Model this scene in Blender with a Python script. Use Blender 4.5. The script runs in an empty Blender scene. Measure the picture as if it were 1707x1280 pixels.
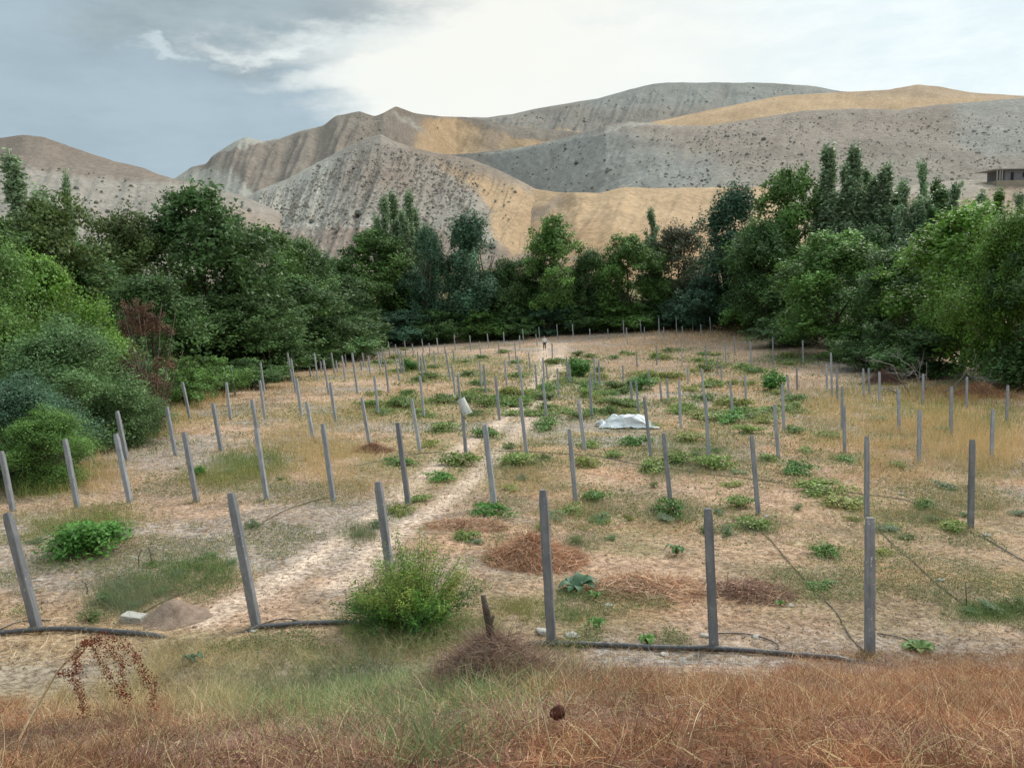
import bpy, bmesh, math, random
import numpy as np
from mathutils import Vector, Matrix
random.seed(7); RNG=np.random.default_rng(7)
S=bpy.context.scene; COL=S.collection
R=math.radians
# ---------------------------------------------------------------- camera
FPX=1310.; PITCH=R(7.8); ROLL=R(2.0)
def rays(px,py):
    x=(np.asarray(px,float)-853.5)/FPX; y=-(np.asarray(py,float)-640)/FPX
    c,s=math.cos(ROLL),math.sin(ROLL)
    r=x*c+y*s; u=-x*s+y*c
    return np.stack([r, math.cos(PITCH)+u*math.sin(PITCH), -math.sin(PITCH)+u*math.cos(PITCH)],-1)
def project(pts):
    X,Y,Z=pts[...,0],pts[...,1],pts[...,2]
    d=Y*math.cos(PITCH)-Z*math.sin(PITCH); u=(Y*math.sin(PITCH)+Z*math.cos(PITCH))/d; r=X/d
    c,s=math.cos(ROLL),math.sin(ROLL)
    return (r*c-u*s)*FPX+853.5, 640-(r*s+u*c)*FPX, d
cam=bpy.data.objects.new('camera',bpy.data.cameras.new('camera')); COL.objects.link(cam)
Rv=Vector((1,0,0)); Uv=Vector((0,math.sin(PITCH),math.cos(PITCH))); Fv=Vector((0,math.cos(PITCH),-math.sin(PITCH)))
c_,s_=math.cos(ROLL),math.sin(ROLL)
right=c_*Rv-s_*Uv; up=s_*Rv+c_*Uv
cam.matrix_world=Matrix(((right.x,up.x,-Fv.x,0),(right.y,up.y,-Fv.y,0),(right.z,up.z,-Fv.z,0),(0,0,0,1)))
cam.data.sensor_width=36; cam.data.lens=36*FPX/1707; cam.data.clip_end=6000; cam.data.clip_start=.05
S.camera=cam
S.view_settings.view_transform='Standard'; S.view_settings.look='None'; S.view_settings.gamma=1
S.view_settings.exposure=0.30
# ---------------------------------------------------------------- light
SUN_EL=R(38); SUN_AZ=R(38)          # azimuth right of the view direction
sun=bpy.data.objects.new('sun',bpy.data.lights.new('sun','SUN')); COL.objects.link(sun)
sun.data.energy=2.3; sun.data.angle=R(11); sun.data.color=(1,.93,.84)
d=Vector((math.sin(SUN_AZ)*math.cos(SUN_EL),math.cos(SUN_AZ)*math.cos(SUN_EL),math.sin(SUN_EL)))
sun.rotation_euler=d.to_track_quat('Z','Y').to_euler()
W=bpy.data.worlds.new('World'); S.world=W; W.use_nodes=True
nt=W.node_tree; N=nt.nodes; L=nt.links; N.clear()
def nd(t,**k):
    n=N.new(t)
    for a,b in k.items(): setattr(n,a,b)
    return n
def mth(op,a,b=None,clamp=False):
    n=nd('ShaderNodeMath',operation=op,use_clamp=clamp)
    for i,v in enumerate((a,b)):
        if v is None: continue
        if isinstance(v,(int,float)): n.inputs[i].default_value=v
        else: L.new(v,n.inputs[i])
    return n.outputs[0]
def mixc(f,a,b):
    n=nd('ShaderNodeMix',data_type='RGBA')
    for s,v in ((0,f),(6,a),(7,b)):
        if isinstance(v,tuple): n.inputs[s].default_value=v+(1,)
        elif isinstance(v,(int,float)): n.inputs[s].default_value=v
        else: L.new(v,n.inputs[s])
    return n.outputs[2]
def ramp(v,a,b):
    n=nd('ShaderNodeMapRange',interpolation_type='SMOOTHSTEP'); L.new(v,n.inputs[0])
    n.inputs[1].default_value=a; n.inputs[2].default_value=b; return n.outputs[0]
tc=nd('ShaderNodeTexCoord')
def noise(scale,det=5,rough=.55,stretch=(1,1,2.5)):
    m=nd('ShaderNodeMapping'); m.inputs['Scale'].default_value=stretch; L.new(tc.outputs['Generated'],m.inputs[0])
    n=nd('ShaderNodeTexNoise'); n.inputs['Scale'].default_value=scale; n.inputs['Detail'].default_value=det
    n.inputs['Roughness'].default_value=rough; L.new(m.outputs[0],n.inputs[0]); return n
nz=noise(3.2,7,.6); nz2=noise(7,7,.62,(1,1,3.2))
sub=nd('ShaderNodeVectorMath',operation='SUBTRACT'); L.new(nz.outputs['Color'],sub.inputs[0]); sub.inputs[1].default_value=(.5,.5,.5)
scl=nd('ShaderNodeVectorMath',operation='MULTIPLY'); L.new(sub.outputs[0],scl.inputs[0]); scl.inputs[1].default_value=(.42,.42,.22)
add=nd('ShaderNodeVectorMath',operation='ADD'); L.new(tc.outputs['Generated'],add.inputs[0]); L.new(scl.outputs[0],add.inputs[1])
def blob(px,py,rad,soft,sx=1.,sz=1.):
    v=rays(px,py); v=v/np.linalg.norm(v)
    s=nd('ShaderNodeVectorMath',operation='SUBTRACT'); L.new(add.outputs[0],s.inputs[0]); s.inputs[1].default_value=tuple(v)
    q=nd('ShaderNodeVectorMath',operation='MULTIPLY'); L.new(s.outputs[0],q.inputs[0]); q.inputs[1].default_value=(sx,1,sz)
    l=nd('ShaderNodeVectorMath',operation='LENGTH'); L.new(q.outputs[0],l.inputs[0])
    return ramp(l.outputs['Value'],rad+soft,rad-soft)
sep=nd('ShaderNodeSeparateXYZ'); L.new(tc.outputs['Generated'],sep.inputs[0])
seq=nd('ShaderNodeSeparateXYZ'); L.new(add.outputs[0],seq.inputs[0])
sky=nd('ShaderNodeTexSky',sky_type='NISHITA',sun_disc=False,sun_elevation=SUN_EL,sun_rotation=SUN_AZ)
sk=nd('ShaderNodeVectorMath',operation='SCALE'); L.new(sky.outputs[0],sk.inputs[0]); sk.inputs[3].default_value=.10
cl=mixc(ramp(nz2.outputs[0],.35,.65),(.74,.86,.90),(.88,.96,.97))
cl=mixc(blob(800,90,.22,.22,.8,1.2),cl,(.94,.935,.86))
cl=mixc(mth('MULTIPLY',blob(810,25,.03,.03,.7,2.4),.45),cl,(.62,.72,.74))
cl=mixc(mth('MULTIPLY',blob(1030,40,.05,.04,.6,5),.3),cl,(.66,.76,.78))
left=ramp(seq.outputs[0],-.13,-.25)
grey=mixc(ramp(nz2.outputs[0],.3,.7),(.37,.47,.53),(.42,.53,.60))
grey=mixc(ramp(sep.outputs[2],.16,.0),grey,(.45,.57,.65))
cl=mixc(left,cl,grey)
cl=mixc(mth('MULTIPLY',blob(390,30,.16,.045,.75,2.7),.85),cl,mixc(ramp(nz2.outputs[0],.35,.65),(.31,.38,.41),(.40,.48,.50)))
cl=mixc(mth('MULTIPLY',blob(290,103,.030,.02,.35,4.5),.6),cl,(.70,.80,.82)); cl=mixc(mth('MULTIPLY',blob(470,88,.035,.025,.4,4.5),.8),cl,(.86,.92,.90)); cl=mixc(mth('MULTIPLY',blob(600,150,.05,.03,.5,3.5),.7),cl,(.92,.95,.90))
cl=mixc(mth('MULTIPLY',blob(560,85,.05,.05,.5,3.5),.8),cl,(.90,.95,.92))
# overcast, brighter towards the zenith; unseen sky behind camera dimmed to darken near faces
zb=mth('MULTIPLY',mth('ADD',1.0,mth('MULTIPLY',ramp(sep.outputs[2],.38,.9),1.0)),mth('SUBTRACT',1.0,mth('MULTIPLY',ramp(sep.outputs[1],.2,-.5),.15)))
cv=nd('ShaderNodeVectorMath',operation='SCALE'); L.new(cl,cv.inputs[0]); L.new(zb,cv.inputs[3])
fin=mixc(.92,sk.outputs[0],cv.outputs[0])
bg=nd('ShaderNodeBackground'); L.new(fin,bg.inputs[0]); bg.inputs[1].default_value=0.86
out=nd('ShaderNodeOutputWorld'); L.new(bg.outputs[0],out.inputs[0])

# ---------------------------------------------------------------- helpers
def fbm(x,y,scale=1.,oct=4,seed=0,rough=.5):
    x=np.asarray(x,float)/scale; y=np.asarray(y,float)/scale; t=0; a=1; n=0
    for o in range(oct):
        xi=np.floor(x).astype(np.int64); yi=np.floor(y).astype(np.int64); fx=x-xi; fy=y-yi
        fx=fx*fx*(3-2*fx); fy=fy*fy*(3-2*fy)
        def h(i,j):
            v=(i*374761393+j*668265263+(seed+o*17)*1442695041)&0x7fffffff
            v=((v^(v>>13))*1274126177)&0x7fffffff
            return ((v^(v>>16))&0xffff)/65535.
        t=t+a*((h(xi,yi)*(1-fx)+h(xi+1,yi)*fx)*(1-fy)+(h(xi,yi+1)*(1-fx)+h(xi+1,yi+1)*fx)*fy)
        n+=a; a*=rough; x=x*2.03+5.1; y=y*2.03+9.7
    return t/n-.5
def sst(a,b,x):
    t=np.clip((x-a)/(b-a),0,1); return t*t*(3-2*t)
def srgb(r,g,b):
    f=lambda v:(v/12.92 if v<=.04045 else ((v+.055)/1.055)**2.4)
    return tuple(f(v/255.) for v in (r,g,b))
def mesh_np(name,V,Fq,col=None,smooth=False,mats=()):
    """V (n,3), Fq (m,k) faces of equal size; col (m,3) per-face or (n,3) per-vertex colour"""
    me=bpy.data.meshes.new(name); V=np.ascontiguousarray(V,dtype=np.float32); Fq=np.ascontiguousarray(Fq,dtype=np.int32)
    m,k=Fq.shape
    me.vertices.add(len(V)); me.vertices.foreach_set('co',V.ravel())
    me.loops.add(m*k); me.loops.foreach_set('vertex_index',Fq.ravel())
    me.polygons.add(m); me.polygons.foreach_set('loop_start',np.arange(0,m*k,k,dtype=np.int32))
    me.polygons.foreach_set('loop_total',np.full(m,k,dtype=np.int32))
    if smooth: me.polygons.foreach_set('use_smooth',np.ones(m,dtype=bool))
    me.update(calc_edges=True)
    if col is not None:
        col=np.asarray(col,dtype=np.float32)
        dom='FACE' if (len(col)==m and len(col)!=len(V)) else 'POINT'
        if dom=='FACE':
            at_=me.color_attributes.new('Col','FLOAT_COLOR','CORNER'); c=np.repeat(col,k,axis=0)
        else:
            at_=me.color_attributes.new('Col','FLOAT_COLOR','POINT'); c=col
        c4=np.ones((len(c),4),dtype=np.float32); c4[:,:3]=c; at_.data.foreach_set('color',c4.ravel())
    for mm in mats: me.materials.append(mm)
    return me
def link(name,me,parent=None,loc=None):
    o=bpy.data.objects.new(name,me); COL.objects.link(o)
    if loc is not None: o.location=loc
    if parent is not None: o.parent=parent
    return o
def tag(o,label,cat,group=None,kind=None):
    if label: o['label']=label
    if cat: o['category']=cat
    if group: o['group']=group
    if kind: o['kind']=kind
    return o
def struct(o): o['kind']='structure'; return o
def thing(name,loc,label,cat,group=None,rz=0.):
    o=bpy.data.objects.new(name,None); COL.objects.link(o); o.location=loc; o.rotation_euler=(0,0,rz); o.empty_display_size=.2
    return tag(o,label,cat,group)

# material helpers
def mat(name,build):
    m=bpy.data.materials.new(name); m.use_nodes=True; t=m.node_tree; t.nodes.clear()
    o=t.nodes.new('ShaderNodeOutputMaterial'); build(t,o); return m
def tn(t,ty,ins={},**k):
    n=t.nodes.new(ty)
    for a,b in k.items(): setattr(n,a,b)
    for a,b in ins.items():
        if isinstance(b,bpy.types.NodeSocket): t.links.new(b,n.inputs[a])
        else: n.inputs[a].default_value=b
    return n
def tmix(t,f,a,b,bt='MIX'):
    n=t.nodes.new('ShaderNodeMix'); n.data_type='RGBA'; n.blend_type=bt
    for s,v in ((0,f),(6,a),(7,b)):
        if isinstance(v,bpy.types.NodeSocket): t.links.new(v,n.inputs[s])
        else: n.inputs[s].default_value=(tuple(v)+(1,)) if isinstance(v,tuple) else v
    return n.outputs[2]
def tramp(t,v,a,b):
    n=tn(t,'ShaderNodeMapRange',{0:v,1:a,2:b}); return n.outputs[0]
def leaf_mat(name,tint=(1,1,1),trans=.25,rough=.55):
    def b(t,o):
        at_=tn(t,'ShaderNodeVertexColor',layer_name='Col')
        oi=tn(t,'ShaderNodeObjectInfo')
        c=tmix(t,1.,at_.outputs[0],tint,'MULTIPLY')
        hs=tn(t,'ShaderNodeHueSaturation',{'Color':c,'Value':tramp(t,oi.outputs['Random'],0,1)})
        t.links.remove(hs.inputs['Value'].links[0])
        vr=tn(t,'ShaderNodeMapRange',{0:oi.outputs['Random'],1:0.,2:1.,3:.85,4:1.15}); t.links.new(vr.outputs[0],hs.inputs['Value'])
        p=tn(t,'ShaderNodeBsdfPrincipled',{'Base Color':hs.outputs[0],'Roughness':rough,'Specular IOR Level':.25})
        tr=tn(t,'ShaderNodeBsdfTranslucent',{'Color':hs.outputs[0]})
        mx=tn(t,'ShaderNodeMixShader',{0:trans,1:p.outputs[0],2:tr.outputs[0]})
        t.links.new(mx.outputs[0],o.inputs[0])
    return mat(name,b)
def rough_mat(name,c1,c2,scale=8.,rough=.9,bump=.3,bscale=40.,vcol=False,spec=.3,coord='Object',c3=None,detail=6):
    def b(t,o):
        tcx=tn(t,'ShaderNodeTexCoord')
        n=tn(t,'ShaderNodeTexNoise',{'Vector':tcx.outputs[coord],'Scale':scale,'Detail':float(detail),'Roughness':.65})
        f=tramp(t,n.outputs[0],.35,.65)
        c=tmix(t,f,c1,c2)
        if c3 is not None:
            n3=tn(t,'ShaderNodeTexNoise',{'Vector':tcx.outputs[coord],'Scale':scale*5.3,'Detail':4.})
            c=tmix(t,tramp(t,n3.outputs[0],.58,.7),c,c3)
        if vcol:
            at_=tn(t,'ShaderNodeVertexColor',layer_name='Col'); c=tmix(t,1.,at_.outputs[0],c,'MULTIPLY')
        p=tn(t,'ShaderNodeBsdfPrincipled',{'Base Color':c,'Roughness':rough,'Specular IOR Level':spec})
        n2=tn(t,'ShaderNodeTexNoise',{'Vector':tcx.outputs[coord],'Scale':bscale,'Detail':5.})
        bm=tn(t,'ShaderNodeBump',{'Strength':bump,'Distance':.02,'Height':n2.outputs[0]})
        t.links.new(bm.outputs[0],p.inputs['Normal']); t.links.new(p.outputs[0],o.inputs[0])
    return mat(name,b)

# ---------------------------------------------------------------- terrain
TP=(-4.331,-2.594,-3.67,.326,.931,-.049,.68,.43)
def field_z(X,Y):
    X=np.clip(X,-45,42)/50.; Y=np.clip(Y,0,118)/50.
    return TP[0]+TP[1]*X+TP[2]*Y+TP[3]*Y*Y+TP[4]*X*Y+TP[5]*X*X+TP[6]*X*Y*Y*.3+TP[7]*Y**3*.3
def ground_z(X,Y):
    X=np.asarray(X,float); Y=np.asarray(Y,float)
    z=field_z(X,Y)
    bank=-2.05-.47*(Y-3.0)+.10*np.sin(X*.8+1)+.25*fbm(X,Y,3.,3,11)
    bank=np.where(Y<3,-2.05-.12*(Y-3),bank)
    k=.18; m=np.clip(.5+.5*(bank-z)/k,0,1); z=z*(1-m)+bank*m+k*m*(1-m)
    near=1-sst(60,120,Y)
    z=z+near*(.10*fbm(X,Y,2.2,4,3)+.045*fbm(X,Y,.35,3,5))
    # small banks rising at both sides of the field, valley floor rising behind the trees
    far=sst(135,250,Y)
    z=z*(1-far)+(-2.+(Y-150)*.035)*far
    return z
def QZ(X,Y):
    z=field_z(X,Y); bank=-2.05-.47*(Y-3.0)+.10*np.sin(X*.8+1); bank=np.where(Y<3,-2.05-.12*(Y-3),bank)
    far=sst(135,250,Y); z=np.maximum(z,bank); return z*(1-far)+(-2.+(Y-150)*.035)*far
def at(px,py,dz=0.):
    """ground point seen at a pixel of the photograph"""
    px=np.atleast_1d(np.asarray(px,float)); py=np.atleast_1d(np.asarray(py,float))
    if len(px)>6000: return np.concatenate([at(px[i:i+6000],py[i:i+6000],dz) for i in range(0,len(px),6000)])
    D=rays(px,py); ts=np.geomspace(2.2,230,130)
    g=np.array([D[:,2]*t-QZ(D[:,0]*t,D[:,1]*t)-dz for t in ts]).T
    neg=g<0; k=np.argmax(neg,axis=1); k=np.where(neg.any(1),np.maximum(k,1),len(ts)-1); i=np.arange(len(px))
    ta,tb,a,b=ts[k-1],ts[k],g[i,k-1],g[i,k]
    for _ in range(5):
        f=np.clip(a/(a-b+1e-9),.02,.98); t=ta+(tb-ta)*f
        c=D[:,2]*t-ground_z(D[:,0]*t,D[:,1]*t)-dz; m=c<0
        tb=np.where(m,t,tb); b=np.where(m,c,b); ta=np.where(m,ta,t); a=np.where(m,a,c)
    f=np.clip(a/(a-b+1e-9),0,1); t=ta+(tb-ta)*f
    return D*t[:,None]
def at1(px,py,dz=0.): return Vector(at(px,py,dz)[0])
def atd(px,py,d):  # point at depth d along the axis
    return Vector(rays(px,py)*d)

# ground colour regions (albedo of soils, straw and stubble)
C_STRAW=np.array(srgb(186,160,142)); C_SOIL=np.array(srgb(150,134,122)); C_GREY=np.array(srgb(158,153,150)); C_PATH=np.array(srgb(202,183,168))
C_OR=np.array(srgb(186,146,116)); C_OL=np.array(srgb(150,140,90)); C_GR=np.array(srgb(112,122,72)); C_RUST=np.array(srgb(148,98,66))
def polydist(P,Q):
    best=np.full(len(P),1e9)
    for a,b in zip(Q[:-1],Q[1:]):
        ab=b-a; t=np.clip(((P-a)@ab)/(ab@ab+1e-9),0,1); best=np.minimum(best,np.linalg.norm(P-(a+t[:,None]*ab),axis=1))
    return best
RUTS=[[(340,1035),(430,990),(540,920),(600,880),(655,835),(700,800),(760,755),(830,708),(868,672),(893,640),(903,610),(908,585),(912,572)],
      [(560,985),(640,905),(700,865),(760,820),(806,780),(850,738),(882,700),(905,665),(925,630),(933,600),(938,572)]]
def ground_color(X,Y,Z):
    pts=np.stack([X,Y,Z],-1); dsafe=np.maximum(Y*math.cos(PITCH)-Z*math.sin(PITCH),.5)
    n1=fbm(X,Y,3.,4,21); n2=fbm(X,Y,9.,3,22); n3=fbm(X,Y,.8,4,23); n4=fbm(X,Y,1.7,4,24)
    c=np.tile(C_STRAW,(len(X),1))
    def mx(c,col,f): f=np.clip(f,0,1)[:,None]; return c*(1-f)+col*f
    c=mx(c,C_SOIL,sst(-.05,.2,n1+.4*n3))
    c=mx(c,C_OR,.6*sst(.02,.22,n4)*sst(-6,2,X))
    c=mx(c,C_OL,.45*sst(-.02,.2,n2+.5*n1)*(1-.5*sst(-4,3,X))); c=mx(c,C_GR,.35*sst(.08,.25,fbm(X,Y,2.2,4,26)+.3*fbm(X,Y,.5,3,27)))
    c=mx(c,C_GREY,.8*sst(.06,.2,fbm(X,Y,5.,4,25)))
    # bare grey soil behind the bank
    strip=np.exp(-((Y-9.6-.06*X)/1.0)**2)*sst(-12,-6,X+4*n1)
    c=mx(c,C_GREY*.92,strip*(1.1+2*n1)*np.where(X<1.,.55,1.))
    for r in RUTS:
        q=np.array([at(*p)[0][:2] for p in r]); dd=polydist(np.stack([X,Y],-1),q)
        c=mx(c,C_PATH,1.0*np.exp(-((dd+.25*n3)/(.27+.006*Y))**2))
    c=mx(c,C_SOIL*.85,sst(58,80,Y)*.5*sst(2,12,X))
    bank=1-sst(7.2,9.0,Y+2*n1)
    c=mx(c,C_RUST*.8,bank*.9*sst(5.2,4.0,Y+1.5*n1-1.6*sst(1,4,X))); c=mx(c,C_SOIL*.85,bank*.6*(1-sst(5.2,4.0,Y+1.5*n1-1.6*sst(1,4,X))))
    out_=sst(118,135,Y); c=mx(c,np.array(srgb(120,112,80)),out_)
    c=c*(1+.45*n3[:,None])*(.98)
    return c
_R=[]
def rutd(P):
    if not _R: _R.extend(np.array([at(*p)[0][:2] for p in r]) for r in RUTS)
    return np.minimum(polydist(P[:,:2],_R[0]),polydist(P[:,:2],_R[1]))
def build_ground():
    ys=[-8.]
    while ys[-1]<1700:
        y=ys[-1]; ys.append(y+max(.07 if y>2 else .4,(abs(y))*.0085 if y<125 else y*.06))
    ys=np.array(ys); us=np.linspace(-1.25,1.25,520)
    YY,UU=np.meshgrid(ys,us,indexing='ij'); XX=UU*(np.abs(YY)*1.0+7)
    X=XX.ravel(); Y=YY.ravel(); Z=ground_z(X,Y)
    # clods on bare soil
    clod=(1-sst(12,30,Y))*sst(7.5,9,Y)
    Z=Z+clod*.035*fbm(X,Y,.12,3,31)
    nr,nc=XX.shape; i=np.arange(nr*nc).reshape(nr,nc)
    Fq=np.stack([i[:-1,:-1].ravel(),i[:-1,1:].ravel(),i[1:,1:].ravel(),i[1:,:-1].ravel()],-1)
    col=ground_color(X,Y,Z)
    def b(t,o):
        at_=tn(t,'ShaderNodeVertexColor',layer_name='Col'); tcx=tn(t,'ShaderNodeTexCoord')
        n=tn(t,'ShaderNodeTexNoise',{'Vector':tcx.outputs['Object'],'Scale':9.,'Detail':9.,'Roughness':.75})
        n2=tn(t,'ShaderNodeTexNoise',{'Vector':tcx.outputs['Object'],'Scale':1.3,'Detail':7.,'Roughness':.7})
        c=tmix(t,tramp(t,n.outputs[0],.40,.58),(.42,.38,.35),(1.32,1.29,1.24)); c=tmix(t,1.,at_.outputs[0],c,'MULTIPLY')
        c=tmix(t,.75,c,tmix(t,tramp(t,n2.outputs[0],.33,.66),(.68,.66,.62),(1.3,1.28,1.24)),'MULTIPLY')
        v=tn(t,'ShaderNodeTexVoronoi',{'Vector':tcx.outputs['Object'],'Scale':14.,'Randomness':1.})
        c=tmix(t,tramp(t,v.outputs[0],.10,.04),c,(.42,.38,.33))
        p=tn(t,'ShaderNodeBsdfPrincipled',{'Base Color':c,'Roughness':.95,'Specular IOR Level':.15})
        bm=tn(t,'ShaderNodeBump',{'Strength':.9,'Distance':.05,'Height':n.outputs[0]})
        t.links.new(bm.outputs[0],p.inputs['Normal']); t.links.new(p.outputs[0],o.inputs[0])
    me=mesh_np('ground',np.stack([X,Y,Z],-1),Fq,col,True,[mat('vineyard_soil',b)])
    return struct(link('ground',me))
build_ground()

# ---------------------------------------------------------------- hills
HG=np.array(srgb(157,150,141)); HB=np.array(srgb(140,130,120)); HGOLD=np.array(srgb(190,162,130)); HGREEN=np.array(srgb(148,148,142)); HPALE=np.array(srgb(172,168,158)); HRED=np.array(srgb(148,133,121))
HSCALE=.96
def hill_mat():
    def b(t,o):
        at_=tn(t,'ShaderNodeVertexColor',layer_name='Col'); tcx=tn(t,'ShaderNodeTexCoord')
        n=tn(t,'ShaderNodeTexNoise',{'Vector':tcx.outputs['Object'],'Scale':.35,'Detail':8.,'Roughness':.72})
        n2=tn(t,'ShaderNodeTexNoise',{'Vector':tcx.outputs['Object'],'Scale':.03,'Detail':6.,'Roughness':.6})
        c=tmix(t,1.,at_.outputs[0],tmix(t,tramp(t,n.outputs[0],.35,.65),(.74,.73,.72),(1.18,1.17,1.15)),'MULTIPLY')
        c=tmix(t,.8,c,tmix(t,tramp(t,n2.outputs[0],.35,.65),(.86,.84,.83),(1.12,1.12,1.1)),'MULTIPLY')
        p=tn(t,'ShaderNodeBsdfPrincipled',{'Base Color':c,'Roughness':.95,'Specular IOR Level':.1})
        bm=tn(t,'ShaderNodeBump',{'Strength':.7,'Distance':1.5,'Height':n.outputs[0]})
        t.links.new(bm.outputs[0],p.inputs['Normal']); t.links.new(p.outputs[0],o.inputs[0])
    return mat('dry_hillside',b)
HM=hill_mat()
HILLS={}
def hill(name,crest,base,Dc,Db,colfn,amp=.010,seed=0,nu=420,nv=120,x0=None,x1=None,gully=0.,back=.35,endfall=True):
    cx,cy=np.array(crest,float).T; bx,by=np.array(base,float).T
    x0=cx[0] if x0 is None else x0; x1=cx[-1] if x1 is None else x1
    px=np.linspace(x0,x1,nu)
    yc=np.interp(px,cx,cy); k=max(3,int(nu*6/(x1-x0)))|1; ker=np.ones(k)/k
    yc=np.convolve(np.pad(yc,k//2,mode='edge'),ker,'valid'); yb=np.interp(px,bx,by)
    yc=yc+1.6*fbm(px,px*0+seed,22,4,seed+40)
    fDc=(lambda q:np.interp(q,*zip(*Dc))) if isinstance(Dc,list) else (lambda q:np.full_like(q,Dc))
    fDb=(lambda q:np.interp(q,*zip(*Db))) if isinstance(Db,list) else (lambda q:np.full_like(q,Db))
    v=np.linspace(0,1,nv)**1.15
    PX,VV=np.meshgrid(px,v,indexing='xy')
    PY=yc[None]*(1-VV)+yb[None]*VV
    D=1/((1-VV)/fDc(px)[None]+VV/fDb(px)[None])
    D=D*(1+.12*np.sin(VV*3.1416)*0)
    rr=rays(PX,PY); P=rr/rr[...,1:2]*D[...,None]
    env=sst(0,.10,VV)
    X,Y=P[...,0],P[...,1]
    # displacement away / toward along the view-independent horizontal + vertical
    g=fbm(X,Y,D.mean()*.16,5,seed+60,.55)
    P[...,2]+=env*D.mean()*amp*2*g
    if gully:
        dn=PY-yc[None]; ph=fbm(PX+dn*.45+9*fbm(PX,PY,30,3,seed+63),dn*.16,38,5,seed+61,.6); P[...,2]+=env*D*gully*(-np.abs(ph))*2.4; P[...,2]+=env*D*.0022*fbm(PX,PY,9,3,seed+66)
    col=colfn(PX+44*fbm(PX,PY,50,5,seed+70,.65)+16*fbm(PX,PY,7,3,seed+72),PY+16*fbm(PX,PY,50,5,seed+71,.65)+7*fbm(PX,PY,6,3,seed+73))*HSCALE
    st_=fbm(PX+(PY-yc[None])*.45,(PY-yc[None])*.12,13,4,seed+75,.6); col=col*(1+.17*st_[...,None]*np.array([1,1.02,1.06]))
    # back side drops away behind the crest
    rows=[P]; cols=[col]; backs=[]
    for q in (.05,.15,.4):
        B=P[0].copy(); s=1+q; B[:,0]*=s; B[:,1]*=s; B[:,2]=P[0,:,2]-np.abs(P[0,:,1])*q*back*1.3; backs.append(B)
    P=np.concatenate([np.array(backs[::-1]),P]); col=np.concatenate([np.repeat(col[:1],3,0),col])
    nr,nc=P.shape[:2]; i=np.arange(nr*nc).reshape(nr,nc)
    Fq=np.stack([i[:-1,:-1].ravel(),i[1:,:-1].ravel(),i[1:,1:].ravel(),i[:-1,1:].ravel()],-1)
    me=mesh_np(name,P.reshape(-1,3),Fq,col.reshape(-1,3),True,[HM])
    HILLS[name]=(P[3:],PX,PY)
    return struct(link('hills',me))
def reg(PX,PY,base,*rules):
    c=np.tile(base,PX.shape+(1,)).astype(float)
    for col,m in rules:
        m=np.clip(m,0,1)[...,None]; c=c*(1-m)+col*m
    return c
def below(poly,PX,PY,soft=4):   # 1 below the curve
    x,y=np.array(poly,float).T; return sst(-soft,soft,PY-np.interp(PX,x,y))
def between(a,b,PX,soft=10): return sst(a-soft,a+soft,PX)*(1-sst(b-soft,b+soft,PX))
# A: far blue-grey ridge
hill('far_ridge',[(700,215),(760,196),(810,196),(850,191),(900,180),(1000,164),(1050,149),(1090,140),(1115,138),(1280,138),(1350,143),(1400,152),(1450,156),(1560,200),(1700,240)],
     [(700,300),(1700,300)],1150,800,lambda x,y:reg(x,y,HGREEN*.95,(HB*1.0,.6*below([(700,100),(1000,180),(1300,175),(1700,200)],x,y,12)),(HGOLD,.8*between(850,960,x,30)*np.exp(-((y-217)/4)**2))),seed=1,gully=.009)
# B: golden hill
hill('golden_hill',[(1030,230),(1080,205),(1110,200),(1200,180),(1300,160),(1420,153),(1480,150),(1530,141),(1570,145),(1620,155),(1707,160),(1800,166),(2300,190)],
     [(1030,300),(2300,300)],900,650,lambda x,y:reg(x,y,HGOLD*.98,(HB*1.15,.35*between(1400,1800,x,60)*(1-below([(1400,160),(1800,170)],x,y,8)))),seed=2,amp=.006)
# C: main brown ridge with the pointed summit
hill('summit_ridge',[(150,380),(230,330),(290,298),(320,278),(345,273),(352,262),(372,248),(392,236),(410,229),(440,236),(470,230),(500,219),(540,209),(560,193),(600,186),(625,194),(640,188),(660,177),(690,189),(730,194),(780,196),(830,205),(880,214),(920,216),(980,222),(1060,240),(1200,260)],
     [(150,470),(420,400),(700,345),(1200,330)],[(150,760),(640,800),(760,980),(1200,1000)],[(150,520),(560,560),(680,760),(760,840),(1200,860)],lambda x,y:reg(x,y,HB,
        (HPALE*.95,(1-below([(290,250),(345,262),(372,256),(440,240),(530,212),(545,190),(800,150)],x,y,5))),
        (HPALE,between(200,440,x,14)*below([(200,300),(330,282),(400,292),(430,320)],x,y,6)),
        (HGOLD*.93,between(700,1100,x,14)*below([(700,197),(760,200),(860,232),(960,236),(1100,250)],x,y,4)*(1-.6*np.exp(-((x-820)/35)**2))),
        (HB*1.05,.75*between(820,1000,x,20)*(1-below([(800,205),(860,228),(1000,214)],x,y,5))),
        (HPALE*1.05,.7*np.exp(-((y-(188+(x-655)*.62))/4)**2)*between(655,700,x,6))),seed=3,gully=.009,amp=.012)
# D: left back hill
hill('left_brown_hill',[(-700,330),(-300,260),(-60,240),(0,230),(40,225),(75,229),(130,249),(190,269),(240,280),(262,290),(292,299),(340,330)],
     [(-700,400),(340,400)],620,450,lambda x,y:reg(x,y,HRED*.80,(HB,.5+.0*x)),seed=4,amp=.006)
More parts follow.
